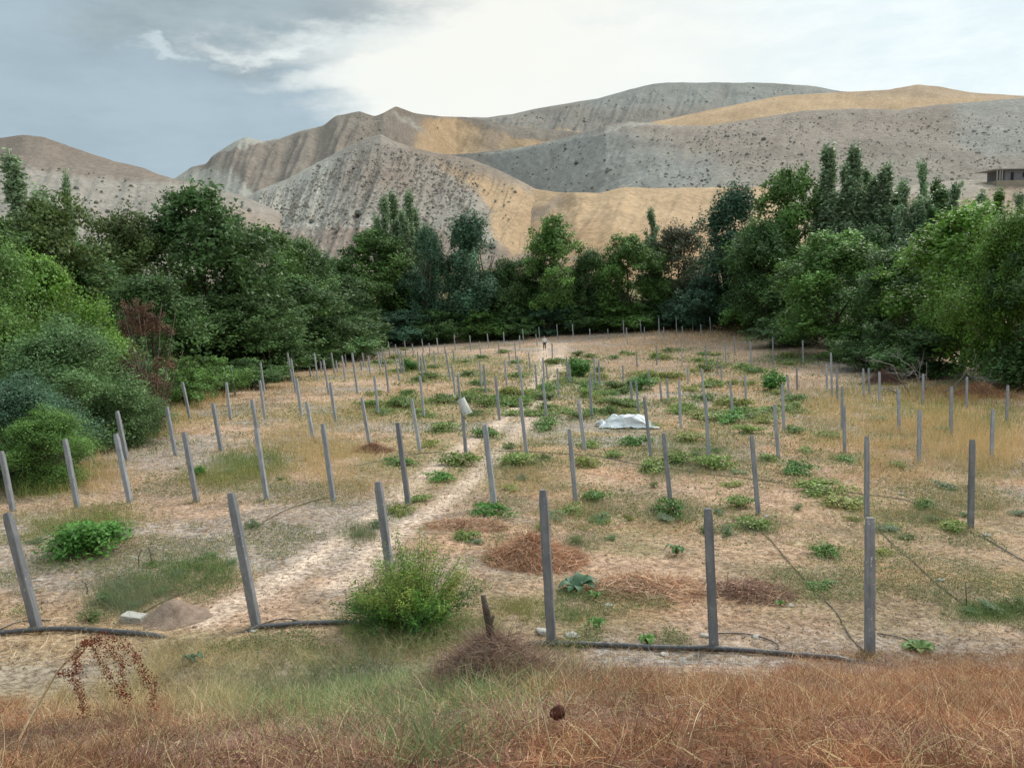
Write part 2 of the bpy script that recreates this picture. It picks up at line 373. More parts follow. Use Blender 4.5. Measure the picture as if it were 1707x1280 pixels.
# E: big grey slope on the right
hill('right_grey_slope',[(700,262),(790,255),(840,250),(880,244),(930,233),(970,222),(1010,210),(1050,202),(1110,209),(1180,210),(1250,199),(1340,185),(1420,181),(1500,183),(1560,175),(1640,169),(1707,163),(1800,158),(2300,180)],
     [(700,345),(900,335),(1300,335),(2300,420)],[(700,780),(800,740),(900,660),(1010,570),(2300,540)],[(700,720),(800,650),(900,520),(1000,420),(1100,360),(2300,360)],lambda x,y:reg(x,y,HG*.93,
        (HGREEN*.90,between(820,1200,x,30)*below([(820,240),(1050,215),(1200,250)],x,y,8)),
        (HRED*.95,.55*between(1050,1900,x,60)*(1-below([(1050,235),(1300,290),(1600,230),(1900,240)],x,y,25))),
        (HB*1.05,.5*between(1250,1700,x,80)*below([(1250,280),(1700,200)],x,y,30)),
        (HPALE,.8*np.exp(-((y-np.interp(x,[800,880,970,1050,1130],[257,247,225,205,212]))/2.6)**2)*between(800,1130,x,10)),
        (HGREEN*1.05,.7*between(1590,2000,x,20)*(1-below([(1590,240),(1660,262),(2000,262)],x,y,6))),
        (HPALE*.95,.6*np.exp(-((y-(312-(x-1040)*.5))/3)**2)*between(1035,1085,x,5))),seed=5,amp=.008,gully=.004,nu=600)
# F: golden bowl and valley floor
hill('golden_bowl',[(560,300),(640,262),(700,272),(760,285),(830,300),(870,312),(930,321),(1000,322),(1040,312),(1100,314),(1180,313),(1290,311),(1400,312),(1500,312),(1600,300),(1707,302),(2300,330)],
     [(560,470),(2300,520)],[(560,620),(760,540),(860,440),(960,370),(2300,345)],[(560,420),(800,360),(900,260),(1020,200),(2300,170)],lambda x,y:reg(x,y,HGOLD,
        (HRED*1.02,.75*(1-between(690,1320,x,25)*1)),
        (HGOLD*np.array((1.0,.9,.8)),.6*below([(560,380),(2300,395)],x,y,25)),
        (HB*1.1,.65*between(830,940,x,25)*np.exp(-((y-(372-(x-860)*.5))/10)**2)),
        (HB*1.25,.5*between(900,1000,x,20)*np.exp(-((y-428)/5)**2)),
        (HPALE*.95,.6*between(1300,1650,x,30)*(1-below([(1300,340),(1650,330)],x,y,10)))),seed=6,gully=.006,amp=.010,nu=600)
# G: grey cone in the middle
hill('scree_cone',[(330,362),(400,336),(430,318),(480,298),(540,266),(600,234),(635,224),(655,235),(690,247),(730,255),(780,264),(830,283),(870,303),(905,322),(925,345)],
     [(330,500),(925,520)],[(330,470),(700,475),(925,415)],260,lambda x,y:reg(x,y,HG,
        (HGOLD*.95,sst(-12,12,x-np.interp(y,[240,262,300,340,400,440],[668,705,765,800,828,850]))),
        (HB*1.12,.85*sst(-8,8,x-np.interp(y,[240,262,300],[668,700,760]))*(1-below([(680,262),(760,282),(860,310),(925,330)],x,y,12))),
        (HRED*.93,.8*np.exp(-(((x-660)/75)**2+((y-285)/45)**2))),
        (HPALE*1.04,between(300,560,x,30)*(1-below([(300,380),(430,378),(560,372)],x,y,8))),
        (HRED*1.08,.85*below([(330,392),(560,378),(700,378),(760,395),(860,420)],x,y,6)),
        (HPALE*1.05,.9*np.exp(-((y-np.interp(x,[400,560,640,700],[396,381,374,372]))/1.8)**2)*between(400,660,x,10)),
        (HPALE*1.05,.8*np.exp(-((x-np.interp(y,[380,400,440],[548,525,560]))/2.5)**2)*below([(300,385),(900,385)],x,y,3))),seed=7,gully=.011,amp=.006,nu=500)
# H: left grey slope
hill('left_grey_slope',[(-700,300),(-200,262),(0,256),(60,262),(120,271),(180,283),(235,290),(290,299),(340,309),(400,325),(460,350),(520,392),(560,420)],
     [(-700,520),(560,520)],400,220,lambda x,y:reg(x,y,HG*1.02,
        (HRED*.8,.8*(1-below([(-700,285),(0,272),(120,290),(235,300),(560,330)],x,y,6))),
        (HRED*1.05,.7*between(300,600,x,30)*below([(300,320),(430,350),(600,380)],x,y,10))),seed=8,gully=.006,amp=.008)

# low scrub dotted over the hillsides (nobody could count it)
def scrub():
    Vs=[];Fs=[];Cs=[];off=0
    def put(name,n,fx,lo,hi,pxr,pyr,dark):
        nonlocal off
        P,PX,PY=HILLS[name]; nr,nc=PX.shape; k=0; tries=0
        a=RNG.integers(7,nr-2,n*12); b=RNG.integers(1,nc-1,n*12)
        p=P[a,b]; x=PX[a,b]; y=PY[a,b]
        ok=(x>pxr[0])&(x<pxr[1])&(y>pyr[0])&(y<pyr[1])&(fbm(x,y,25,3,90)>fx)
        p=p[ok][:n]
        for q in p:
            s=RNG.uniform(lo,hi)*(.50+ (RNG.random()<.06)*.6); m=9
            ang=np.arange(m)/m*6.283; r=s*(.7+.5*RNG.random(m))
            jit=(RNG.random(3)-.5)*np.array([6,6,0]); c=q+jit*np.array([1,0,0])
            ring=np.stack([c[0]+np.cos(ang)*r,c[1]+np.sin(ang)*r,c[2]-.4*s+0*r],-1)
            ring2=np.stack([c[0]+np.cos(ang+.3)*r*.75,c[1]+np.sin(ang+.3)*r*.75,c[2]+s*(.25+.3*RNG.random(m))],-1)
            top=np.array([[c[0],c[1],c[2]+s*.65]])
            Vs.append(np.concatenate([ring,ring2,top]))
            i=np.arange(m); j=(i+1)%m
            Fs.append(np.concatenate([np.stack([i,j,m+j],-1),np.stack([i,m+j,m+i],-1),np.stack([m+i,m+j,i*0+2*m],-1)])+off)
            Cs.append(np.tile(np.array(dark)*RNG.uniform(.75,1.25),(2*m+1,1))); off+=2*m+1
    dk=np.array(srgb(134,124,112)); dg=np.array(srgb(112,112,100))
    put('scree_cone',3600,-.22,.5,1.3,(440,790),(235,385),dk)
    put('scree_cone',250,-.3,.8,1.8,(400,860),(300,460),dg)
    put('left_grey_slope',900,-.12,.5,1.5,(-200,560),(262,450),dg*.85)
    put('right_grey_slope',3200,-.10,.6,1.3,(1080,2300),(185,330),dk)
    put('right_grey_slope',350,-.08,.7,2.0,(800,1350),(225,330),dg*.9)
    put('far_ridge',500,.0,1.2,2.6,(850,1400),(140,230),dg*1.2)
    put('summit_ridge',500,.05,.6,1.2,(380,760),(190,330),dk*1.0)
    put('golden_bowl',160,-.5,.4,.9,(500,800),(340,460),dg)
    put('golden_bowl',500,-.5,.5,1.3,(1330,2200),(300,440),dk)
    me=mesh_np('scrub',np.concatenate(Vs),np.concatenate(Fs),np.concatenate(Cs),True,[rough_mat('scrub_leaf',(.8,.8,.8),(1.1,1.1,1.1),3.,vcol=True)])
    tag(link('hillside_scrub',me),'low dark scrub dotted over the dry grey hillsides','scrub',kind='stuff')
scrub()

# ---------------------------------------------------------------- vegetation builders
def tube_np(path,rads,n=6):
    """returns V,F(quads) for a tube along path"""
    path=np.asarray(path,float); V=[]
    for i,p in enumerate(path):
        t=path[min(i+1,len(path)-1)]-path[max(i-1,0)]; t=t/(np.linalg.norm(t)+1e-9)
        a=np.array([0,0,1.]) if abs(t[2])<.9 else np.array([1.,0,0]); u=np.cross(t,a); u/=np.linalg.norm(u); w=np.cross(t,u)
        an=np.arange(n)/n*2*math.pi; V.append(p+rads[i]*(np.cos(an)[:,None]*u+np.sin(an)[:,None]*w))
    F=[]
    for i in range(len(path)-1):
        for k in range(n):
            k2=(k+1)%n; F.append((i*n+k,i*n+k2,(i+1)*n+k2,(i+1)*n+k))
    V=np.concatenate(V)
    # caps
    V=np.concatenate([V,path[-1:],path[:1]]); e=len(V)-2; b=(len(path)-1)*n
    for k in range(0,n): F.append((b+k,b+(k+1)%n,e,e)); F.append(((k+1)%n,k,e+1,e+1))
    return V,[f for f in F]
class Tubes:
    def __init__(s): s.V=[];s.F=[];s.o=0
    def add(s,path,rads,n=6):
        if isinstance(rads,(int,float)): rads=[rads]*len(path)
        V,F=tube_np(path,rads,n); s.V.append(V); s.F+= [tuple(i+s.o for i in f) for f in F]; s.o+=len(V)
    def mesh(s,name,m):
        me=bpy.data.meshes.new(name); V=np.concatenate(s.V)
        F=[f if f[2]!=f[3] else f[:3] for f in s.F]
        me.from_pydata(V.tolist(),[],F); me.materials.append(m)
        for p in me.polygons: p.use_smooth=True
        return me
def leaves_np(P,size,nrm=None,aspect=.55,droop=0.,rng=RNG):
    """diamond leaves (one quad) at points P with random orientation"""
    n=len(P); size=np.broadcast_to(size,(n,)) if np.ndim(size)<2 else size
    a=rng.normal(size=(n,3)); a[:,2]=a[:,2]*.6-droop; a/=np.linalg.norm(a,axis=1)[:,None]
    b=rng.normal(size=(n,3)); 
    if nrm is not None: b=np.cross(a,nrm+.6*rng.normal(size=(n,3)))
    b-=a*(a*b).sum(1)[:,None]; b/=np.linalg.norm(b,axis=1)[:,None]+1e-9
    s=size[:,None]; c=np.cross(a,b)
    V=np.stack([P-a*s*.5,P+b*s*aspect*.5+c*s*.06,P+a*s*.5-c*s*.1,P-b*s*aspect*.5+c*s*.06],1).reshape(-1,3)
    return V,np.arange(4*n).reshape(n,4)
BARK=rough_mat('bark',srgb(88,78,68),srgb(120,108,94),6.,bump=.6)
BARK_PALE=rough_mat('pale_bark',srgb(128,124,110),srgb(160,154,140),6.,bump=.5)
def crown_lobes(H,Wd,rng,n=16,low=.18,conic=0.):
    """centres and radii of leaf clumps that fill an uneven crown"""
    L_=[]
    for k in range(n):
        z=rng.uniform(low,1.)
        prof=math.sin(min(1,max(0.04,(z-low)/(1-low))**.75*1.0)*math.pi*.92+.12)
        prof=max(.15,prof)*(1-conic*z)
        a=rng.uniform(0,6.283); rr=rng.uniform(.35,1.18)*prof*Wd*.36
        r=Wd*rng.uniform(.15,.25)*(1-.22*z)
        L_.append((math.cos(a)*rr,math.sin(a)*rr,z*H-r*.35*(z>.8),r))
    return L_
def crown_mesh(name,H,Wd,nleaf,size,pal,seed,low=.18,nl=20,upright=0.,conic=0.,spray=.15):
    rng=np.random.default_rng(seed); lobes=crown_lobes(H,Wd,rng,nl,low,conic)
    Ps=[];Cs=[];Ns=[]
    wt=np.array([l[3]**2 for l in lobes]); wt/=wt.sum()
    for l,wq in zip(lobes,wt):
        k=int(nleaf*wq); ns=max(6,k//42)
        # sub-clumps on the lobe's surface
        d=rng.normal(size=(ns,3)); d/=np.linalg.norm(d,axis=1)[:,None]; d[:,2]=np.where(d[:,2]<-.4,-d[:,2],d[:,2])
        sc=np.array(l[:3])+d*l[3]*rng.uniform(.5,1.12,(ns,1))*(1+.35*(rng.random((ns,1))<.12))*np.array([1,1,.85])
        idx=rng.integers(0,ns,k); off=rng.normal(size=(k,3))*l[3]*spray
        off[:,2]=off[:,2]*(1+1.6*upright)
        p=sc[idx]+off; Ps.append(p); Ns.append(d[idx]+np.array([0,0,.5]))
        tone=rng.uniform(.68,1.32,ns)[idx]*rng.uniform(.8,1.2,k)*rng.uniform(.72,1.28)
        mixf=np.clip(rng.random(k)*.6+rng.random(ns)[idx]*.5,0,1)[:,None]
        Cs.append((np.array(pal[0])*(1-mixf)+np.array(pal[1])*mixf)*tone[:,None])
    P=np.concatenate(Ps); C=np.concatenate(Cs); Nn=np.concatenate(Ns)
    ok=P[:,2]>.02*H; P=P[ok];C=C[ok];Nn=Nn[ok]
    sz=size*rng.uniform(.6,1.3,len(P))
    V,F=leaves_np(P,sz,Nn,rng=rng)
    return mesh_np(name,V,F,C),lobes
def trunk_mesh(name,H,lobes,seed,r=.17,stems=1,m=BARK,low=0.):
    rng=np.random.default_rng(seed+500); T=Tubes()
    for s in range(stems):
        a=rng.uniform(0,6.28); lean=(.05+.12*(stems>1))*H
        top=np.array([math.cos(a)*lean,math.sin(a)*lean,H*.72]); b0=np.array([math.cos(a)*.12*(stems>1),math.sin(a)*.12*(stems>1),-.3])
        path=[b0+(top-b0)*t+np.array([math.sin(t*5+a)*.08,math.cos(t*4+a)*.08,0])*H*.1 for t in np.linspace(0,1,8)]
        rr=[r*(1-.8*t)*(1 if stems==1 else .65) for t in np.linspace(0,1,8)]; T.add(path,rr,7)
        ls=[l for i,l in enumerate(lobes) if i%stems==s][:9]
        for l in ls:
            t=min(.9,max(.18,(l[2]/H)*.75-.1)); st=b0+(top-b0)*t; en=np.array(l[:3]); mid=(st+en)/2+np.array([0,0,-.04*H])
            T.add([st,mid,en,en+(en-mid)*.5],[r*.42*(1-t*.4),r*.27,r*.14,r*.05],5)
    return T.mesh(name,m)
# prototypes are built at a nominal height and scaled to the tree they make
G1=(srgb(62,88,42),srgb(98,122,58)); G2=(srgb(50,72,42),srgb(86,108,66)); G3=(srgb(88,118,48),srgb(130,152,66)); G4=(srgb(64,92,72),srgb(104,130,100)); G5=(srgb(54,80,62),srgb(92,118,88))
PROTO={}
def proto(key,H,Wd,nleaf,size,pal,seed,**k):
    st=k.pop('stems',1); r=k.pop('r',.02*H); bm_=k.pop('bark',BARK)
    cm,lobes=crown_mesh(key+'_crown',H,Wd,nleaf,size,pal,seed,**k)
    tm=trunk_mesh(key+'_trunk',H,lobes,seed,r,st,bm_); PROTO[key]=(cm,tm,H,Wd)
NEUT=((.85,.85,.85),(1.15,1.15,1.15))
# palettes baked in as relative tones; colour comes from the tree's own leaf material
proto('broad_a',8,7.,30000,.20,NEUT,1,nl=34,low=.06)
proto('broad_b',8,6.4,28000,.20,NEUT,2,nl=30,low=.08)
proto('broad_c',8,7.6,28000,.20,NEUT,3,nl=36,low=.04)
proto('near_a',6,6.2,62000,.12,NEUT,4,nl=30,low=.05,stems=2)
proto('near_b',6,6.6,62000,.115,NEUT,5,nl=34,low=.03,stems=3,spray=.17)
proto('airy',8,6.2,17000,.19,NEUT,6,nl=22,low=.14,spray=.14)
proto('willow',8,5.0,32000,.16,NEUT,7,nl=26,low=.06,upright=.9,stems=2)
proto('shrub_a',3,4.2,12000,.13,NEUT,8,nl=18,low=.05,stems=3,r=.05)
proto('shrub_b',3,3.6,12000,.13,NEUT,9,nl=14,low=.05,stems=3,r=.05)
def poplar(key,seed,plumes,nleaf=15000,spread=1.):
    rng=np.random.default_rng(seed); H=10.; T=Tubes(); Ps=[];Cs=[]
    for k in range(plumes):
        a=rng.uniform(0,6.28); off=np.array([math.cos(a),math.sin(a),0])*rng.uniform(.3,.75)*spread*(plumes>1)*(k>0)
        h=H*(1 if k==0 else rng.uniform(.80,.99)); b=off*.5; tp=off*1.7+np.array([rng.uniform(-.2,.2),rng.uniform(-.2,.2),h])
        T.add([b+(tp-b)*t-np.array([0,0,.3*(t==0)]) for t in np.linspace(0,1,6)],[.11*(1-.85*t) for t in np.linspace(0,1,6)],6)
        n=nleaf//plumes; nb=70
        bz=rng.uniform(.10,.98,nb); ba=rng.uniform(0,6.28,nb); br=1.15*np.sin(np.clip((1-bz)*1.35+.12,0,1.57))**.9*rng.uniform(.35,1.1,nb)*(.6+.4*(plumes<3))
        idx=rng.integers(0,nb,n); t=rng.random(n)
        # each side shoot climbs steeply outwards
        z=bz[idx]*h*.93+t*h*.07; r=br[idx]*(.35+.65*t)*1.0
        c=b+(tp-b)*(np.clip(z/h,0,1))[:,None]
        p=np.stack([c[:,0]+np.cos(ba[idx])*r,c[:,1]+np.sin(ba[idx])*r,z],-1)+rng.normal(size=(n,3))*np.array([.085,.085,.16])
        Ps.append(p); Cs.append(np.tile(rng.uniform(.7,1.3,nb)[idx][:,None]*rng.uniform(.8,1.2,(n,1)),(1,3)))
    P=np.concatenate(Ps);C=np.concatenate(Cs)
    V,F=leaves_np(P,.15*rng.uniform(.6,1.3,len(P)),aspect=.6,droop=-.5,rng=rng)
    PROTO[key]=(mesh_np(key+'_crown',V,F,C),T.mesh(key+'_trunk',BARK_PALE),H,2.1*spread)
poplar('poplar_a',21,1,11000); poplar('poplar_b',22,3,22000); poplar('poplar_c',23,6,36000,1.5)
def LM(n,rgb,tr=.22): return leaf_mat(n,srgb(*rgb),tr)
LEAF=dict(dark=LM('dark_green_leaf',(84,112,62)),mid=LM('mid_green_leaf',(98,130,64)),bright=LM('bright_green_leaf',(106,140,58)),blue=LM('blue_green_leaf',(84,114,86)),
          olive=LM('olive_leaf',(104,122,66)),silver=LM('silver_green_leaf',(96,124,76)),dull=LM('dull_brown_green_leaf',(92,96,70)),rust=LM('dead_rusty_leaf',(112,84,66)),vine=LM('vine_leaf',(124,144,74)),
          pop=LM('poplar_leaf',(140,160,122)),gold=LM('golden_green_leaf',(140,146,76)),fresh=LM('fresh_green_leaf',(88,132,58)),sage=LM('sage_leaf',(120,138,104)))
first_use=set()
def tree(key,px,top,wpx,depth,leaf,label,cat='tree',group='trees around the vineyard',name='tree',rz=None,base=None,zoff=0.,sink=0.):
    cm,tm,H,Wd=PROTO[key]
    g=rays(px,top)*depth
    X,Y=g[0],g[1]
    z=float(ground_z(X,Y))-sink
    h=max(.4,g[2]-z); w=wpx*depth/FPX
    t=thing(name,(X,Y,z),label,cat,group,rz=random.uniform(0,6.28) if rz is None else rz)
    w*=1.22; t.scale=(w/Wd,w/Wd,h/H*1.02)
    c=link('crown' if cat=='tree' else 'foliage',cm,t); k=link('trunk' if cat=='tree' else 'stem',tm,t)
    if not cm.materials: cm.materials.append(LEAF['mid'])
    c.material_slots[0].link='OBJECT'; c.material_slots[0].material=LEAF[leaf]
    return t

#@TREES
TREES=[
 # key, px, top, width px, depth, leaf, label
 ('poplar_b',640,328,52,128,'pop','left poplar of the bluish clump rising above the middle of the tree line','poplar_tree'),
 ('poplar_b',658,322,52,131,'pop','second poplar of the bluish clump above the middle of the tree line','poplar_tree'),
 ('poplar_b',676,320,52,128,'pop','tallest poplar, third of the bluish clump above the middle of the tree line','poplar_tree'),
 ('poplar_b',694,346,48,131,'pop','right, lowest poplar of the bluish clump above the middle of the tree line','poplar_tree'),
 ('poplar_b',1495,308,56,118,'pop','poplar behind the row, right of the blunt one','poplar_tree'),
 ('poplar_b',1556,300,56,118,'silver','pale poplar behind the row, right of the thin forked one','poplar_tree'),
 ('poplar_b',1590,318,56,118,'pop','poplar behind the row, left of the pointed one','poplar_tree'),
 ('poplar_b',1630,322,56,118,'pop','poplar behind the row, right of the pointed one','poplar_tree'),
 ('poplar_b',1450,284,56,118,'silver','pale poplar behind the row, beside the second tall one','poplar_tree'),
 ('poplar_a',1086,348,44,128,'pop','single slender poplar spire against the golden slope','poplar_tree'),
 ('broad_b',622,392,150,125,'mid','broad green tree directly below the bluish poplar clump','tree'),
 ('broad_a',560,440,110,120,'dark','dark tree filling the gap left of the poplar clump','tree'),
 ('willow',712,398,80,122,'blue','narrow bluish tree just right of the poplar clump','tree'),
 ('willow',785,378,115,122,'blue','tall dark bluish willow with feathery upright top right of the poplar clump','willow_tree'),
 ('broad_c',845,440,95,124,'dark','low dark tree between the feathery willow and the open-crowned walnut','tree'),
 ('airy',915,374,120,122,'mid','open-crowned walnut tree with loose top against the golden slope','walnut_tree'),
 ('broad_b',905,440,120,126,'dark','dark tree behind the walking person at the end of the footpath','tree'),
 ('willow',985,430,90,126,'silver','small pale green tree between the open walnut and the poplar spire','tree'),
 ('broad_a',1050,402,115,124,'mid','rounded green tree at the foot of the single poplar spire','tree'),
 ('broad_c',1128,388,120,128,'dull','brownish dull tree with sparse leaves right of the poplar spire','tree'),
 ('shrub_a',1172,468,110,118,'blue','blue-green bush at the back right end of the vineyard','bush'),
 ('willow',1225,335,140,118,'blue','large dark bluish tree at the right end of the golden slope','tree'),
 ('broad_b',1322,294,140,108,'mid','tall round-topped green tree left of the poplar row','tree'),
 ('broad_a',1275,380,150,104,'dark','dark tree in front of the tall round-topped tree','tree'),
 ('poplar_b',1386,245,84,104,'pop','tallest poplar, first from the left in the right-hand poplar row','poplar_tree'),
 ('poplar_b',1430,245,76,104,'pop','second tall poplar of the right-hand row, close beside the tallest one','poplar_tree'),
 ('poplar_b',1474,276,84,102,'pop','third poplar of the right-hand row, shorter with a blunt top','poplar_tree'),
 ('poplar_b',1510,300,60,100,'pop','low poplar between the blunt poplar and the forked thin poplar','poplar_tree'),
 ('poplar_a',1533,270,46,104,'pop','thin forked poplar with bare-looking tip in the right-hand row','poplar_tree'),
 ('poplar_b',1562,314,76,98,'silver','silvery poplar right of the thin forked poplar','poplar_tree'),
 ('poplar_a',1601,304,50,100,'pop','pointed poplar just left of the hillside building','poplar_tree'),
 ('poplar_b',1632,336,60,105,'silver','small silvery poplar below the hillside building','poplar_tree'),
 ('poplar_b',1660,318,56,100,'mid','green poplar standing in front of the hillside building','poplar_tree'),
 ('poplar_a',1694,322,44,98,'pop','dark poplar at the right edge of the photo','poplar_tree'),
 ('poplar_a',1725,318,44,98,'pop','poplar beyond the right edge','poplar_tree'),
 ('poplar_b',1546,330,56,104,'pop','low poplar filling the row right of the thin forked poplar','poplar_tree'),
 ('poplar_b',1522,338,56,102,'pop','low poplar under the thin forked poplar','poplar_tree'),
 ('poplar_b',1612,344,56,100,'silver','low silvery poplar right below the pointed poplar','poplar_tree'),
 ('poplar_b',1408,272,60,108,'pop','poplar plume squeezed between the two tallest poplars','poplar_tree'),
 ('poplar_b',1452,300,60,106,'pop','lower poplar between the second and third tall poplars','poplar_tree'),
 ('poplar_b',1492,318,60,104,'silver','silvery lower poplar right of the blunt poplar','poplar_tree'),
 ('poplar_b',1580,338,60,102,'pop','short poplar left of the pointed one by the building','poplar_tree'),
 ('poplar_b',1372,300,46,110,'pop','short poplar at the left end of the right-hand poplar row','poplar_tree'),
 ('willow',1452,400,120,96,'silver','pale grey-green tree below the tallest poplars','tree'),
 ('broad_b',1540,405,130,92,'blue','blue-green tree under the poplar row','tree'),
 ('broad_a',1405,400,190,80,'mid','green tree leaning out over the right edge of the vineyard','tree'),
 ('broad_c',1500,425,170,72,'dark','dark low-branched tree between the leaning tree and the big bright tree','tree'),
 ('broad_a',1610,362,250,62,'bright','big bright green tree dominating the right side','tree'),
 ('near_a',1700,372,190,52,'bright','yellow-green tree cut off by the right edge above dark trunks','tree'),
 ('broad_c',1760,400,230,50,'dark','dark tree beyond the right edge','tree'),
 ('shrub_a',1330,520,150,92,'dark','dark bush at the far right corner of the vineyard','bush'),
 ('shrub_b',1395,545,120,76,'mid','green bush at the foot of the leaning tree','bush'),
 ('shrub_a',1460,540,130,66,'dark','dark leafy bush left of the bleached dead branches','bush'),
 ('shrub_b',1565,545,150,60,'dark','dark bush behind the bleached dead branches','bush'),
 # left side
 ('poplar_b',28,258,105,62,'pop','tall poplar leaning at the left edge above the green canopy','poplar_tree'),
 ('poplar_b',106,290,44,66,'pop','short dark poplar tip beside the leaning left poplar','poplar_tree'),
 ('broad_a',318,334,250,66,'dark','big rounded walnut tree, highest crown of the left side','walnut_tree'),
 ('broad_c',205,372,190,62,'olive','olive green tree between the left poplars and the big walnut','tree'),
 ('broad_b',85,348,190,48,'olive','yellowish green tree under the left poplars','tree'),
 ('broad_b',440,392,170,86,'mid','green rounded tree right of the big walnut','tree'),
 ('broad_a',505,412,130,98,'dark','dark tree at the dip of the tree line on the left','tree'),
 ('broad_c',400,455,170,72,'dark','dark low tree in the shade below the rounded trees','tree'),
 ('near_a',35,440,235,34,'bright','bright green tree at the left edge above the bushes','tree'),
 ('near_b',-60,400,260,30,'mid','tree beyond the left edge','tree'),
 ('near_b',95,550,240,27,'silver','large grey-green bush bulging over the left end of the rows','bush'),
 ('near_b',20,640,210,22,'blue','dark leafy bush at the left edge beside the second row','bush'),
 ('shrub_b',236,610,110,33,'silver','pointed grey-green bush left of the golden grass','bush'),
 ('shrub_a',350,598,110,50,'mid','creeper-like green bush at the left back edge','bush'),
 ('shrub_b',440,565,150,64,'dark','dark bush behind the fifth row on the left','bush'),
 ('shrub_a',520,545,140,80,'dark','dark bush at the back left corner of the field','bush'),
 ('shrub_b',575,535,130,95,'dark','dark bush left of the deep shadow at the back','bush'),
 ('broad_c',395,500,200,64,'dark','dark shaded tree behind the low bushes on the left','tree'),
 ('broad_a',480,470,190,80,'dark','dark shaded tree between the left trees and the back corner','tree'),
 ('broad_c',250,470,190,46,'dark','dark tree behind the rusty dead shrub','tree'),
 ('broad_b',560,470,150,100,'dark','dark tree above the back left corner of the field','tree'),
 ('shrub_a',300,600,130,44,'mid','bright-edged bush beside the golden grass at the left','bush'),
 ('near_b',200,650,140,29,'silver','grey-green bush end nearest the second row at the left','bush'),
 ('near_b',70,690,150,21,'mid','low green bush touching the second row post at the left edge','bush'),
 ('shrub_a',410,600,120,56,'dark','dark bush right of the creeper-like bush','bush'),
 ('broad_a',120,420,230,52,'dark','dark tree filling the gap behind the bright left tree','tree'),
 ('broad_b',-20,380,220,45,'mid','green tree at the very left edge','tree'),
]
for i,(key,px,top,w,dep,lf,lab,nm) in enumerate(TREES):
    cat='bush' if nm=='bush' else 'tree'
    if px>1707+w*.5 or px<-w*.5: pass
    tree(key,px,top,w,dep,lf,lab,cat,'bushes along the field edge' if cat=='bush' else 'trees around the vineyard',nm)
# back undergrowth: a dense hedge of bushes closing the tree line
back=[(600,520,115),(660,522,118),(720,520,118),(790,518,120),(850,520,120),(905,515,122),(965,512,124),(1020,508,124),(1080,505,124),(1140,500,122),(1210,480,118),(1260,478,112),(570,470,120),(690,460,126),(750,470,126),(820,480,128),(870,470,128),(945,470,130),(1010,470,130),(1090,460,130),(1160,440,128)]
names=['left of the deep shadow','behind the left last posts','below the poplar clump','at the foot of the feathery willow','right of the feathery willow','behind the walking person','right of the footpath end','under the small pale tree','under the single poplar spire','under the brownish tree','under the big bluish tree','at the far right corner']
for i,(px,top,dep) in enumerate(back):
    k=['shrub_a','shrub_b'][i%2]
    lf=['dark','blue','dark','mid'][i%4]
    lab=('shaded understorey bush '+names[i]) if i<12 else 'dark understorey tree hidden in the back of the tree line'
    tree(k,px,top,95,dep,lf,lab,'bush','understorey bushes along the back edge','bush')

# rusty dead shrub on the left, tinted on a real shrub form
def dead_shrub():
    g=rays(236,498)*31; X,Y=g[0],g[1]; z=float(ground_z(X,Y)); h=g[2]-z; 
    cm,lobes=crown_mesh('dead_crown',h,3.0,15000,.085,NEUT,77,low=.05,nl=24)
    T=Tubes(); rng=np.random.default_rng(5)
    for k in range(26):
        a=rng.uniform(0,6.28); e=np.array([math.cos(a)*rng.uniform(.3,1.4),math.sin(a)*rng.uniform(.3,1.4),h*rng.uniform(.5,1.0)])
        T.add([(0,0,-.2),e*.5+np.array([0,0,.1]),e],[.035,.02,.008],5)
    t=thing('dead_shrub',(X,Y,z),'rusty brown dead shrub between the green bushes and the walnut on the left','shrub')
    c=link('foliage',cm,t); cm.materials.append(LEAF['rust']); link('stem',T.mesh('dead_stem',BARK),t)
dead_shrub()
#@POSTS
POSTS_ROWS=[
 ('front',[(12,855,62,1048),(385,822,428,1045),(630,803,652,965),(905,817,920,1075),(1180,848,1190,1080),(1450,863,1450,1090)]),
 ('second',[(2,752,22,852),(108,732,130,847),(193,723,217,838),(307,720,328,837),(427,714,445,833),(538,707,556,836),(663,705,681,843),(808,708,824,842),(949,715,960,838),(1106,722,1118,840),(1253,726,1264,858),(1445,727,1445,862),(1621,733,1618,880)]),
 ('third',[(195,685,212,768),(278,678,293,759),(355,672,369,752),(420,666,432,738),(511,670,522,731),(603,663,616,741),(686,664,700,751),(770,672,777,758),(867,663,878,757),(964,666,975,750),(1074,662,1085,761),(1176,664,1182,766),(1291,674,1298,766),(1407,675,1408,754),(1533,683,1532,772),(1655,682,1653,768)]),
 ('fourth',[(304,637,317,699),(377,637,385,700),(433,634,442,699),(494,631,503,695),(550,637,560,704),(624,627,631,693),(700,627,707,696),(763,625,769,688),(826,628,833,700),(905,632,911,696),(983,632,987,698),(1060,634,1065,689),(1132,634,1135,715),(1217,636,1222,697),(1304,641,1307,719),(1404,644,1404,715),(1497,647,1499,719),(1586,644,1585,726),(1680,642,1678,706)]),
 ('fifth',[(384,609,393,661),(434,604,441,655),(485,598,493,654),(539,599,548,657),(587,588,596,656),(642,602,648,656),(701,595,705,636),(753,608,759,658),(806,607,811,661),(866,609,872,663),(929,614,931,661),(985,622,988,660),(1051,635,1054,675),(1112,630,1114,672),(1169,614,1175,670),(1242,625,1244,679),(1313,625,1315,665),(1395,615,1396,670),(1466,620,1466,672),(1539,623,1538,674),(1612,628,1611,680)]),
]
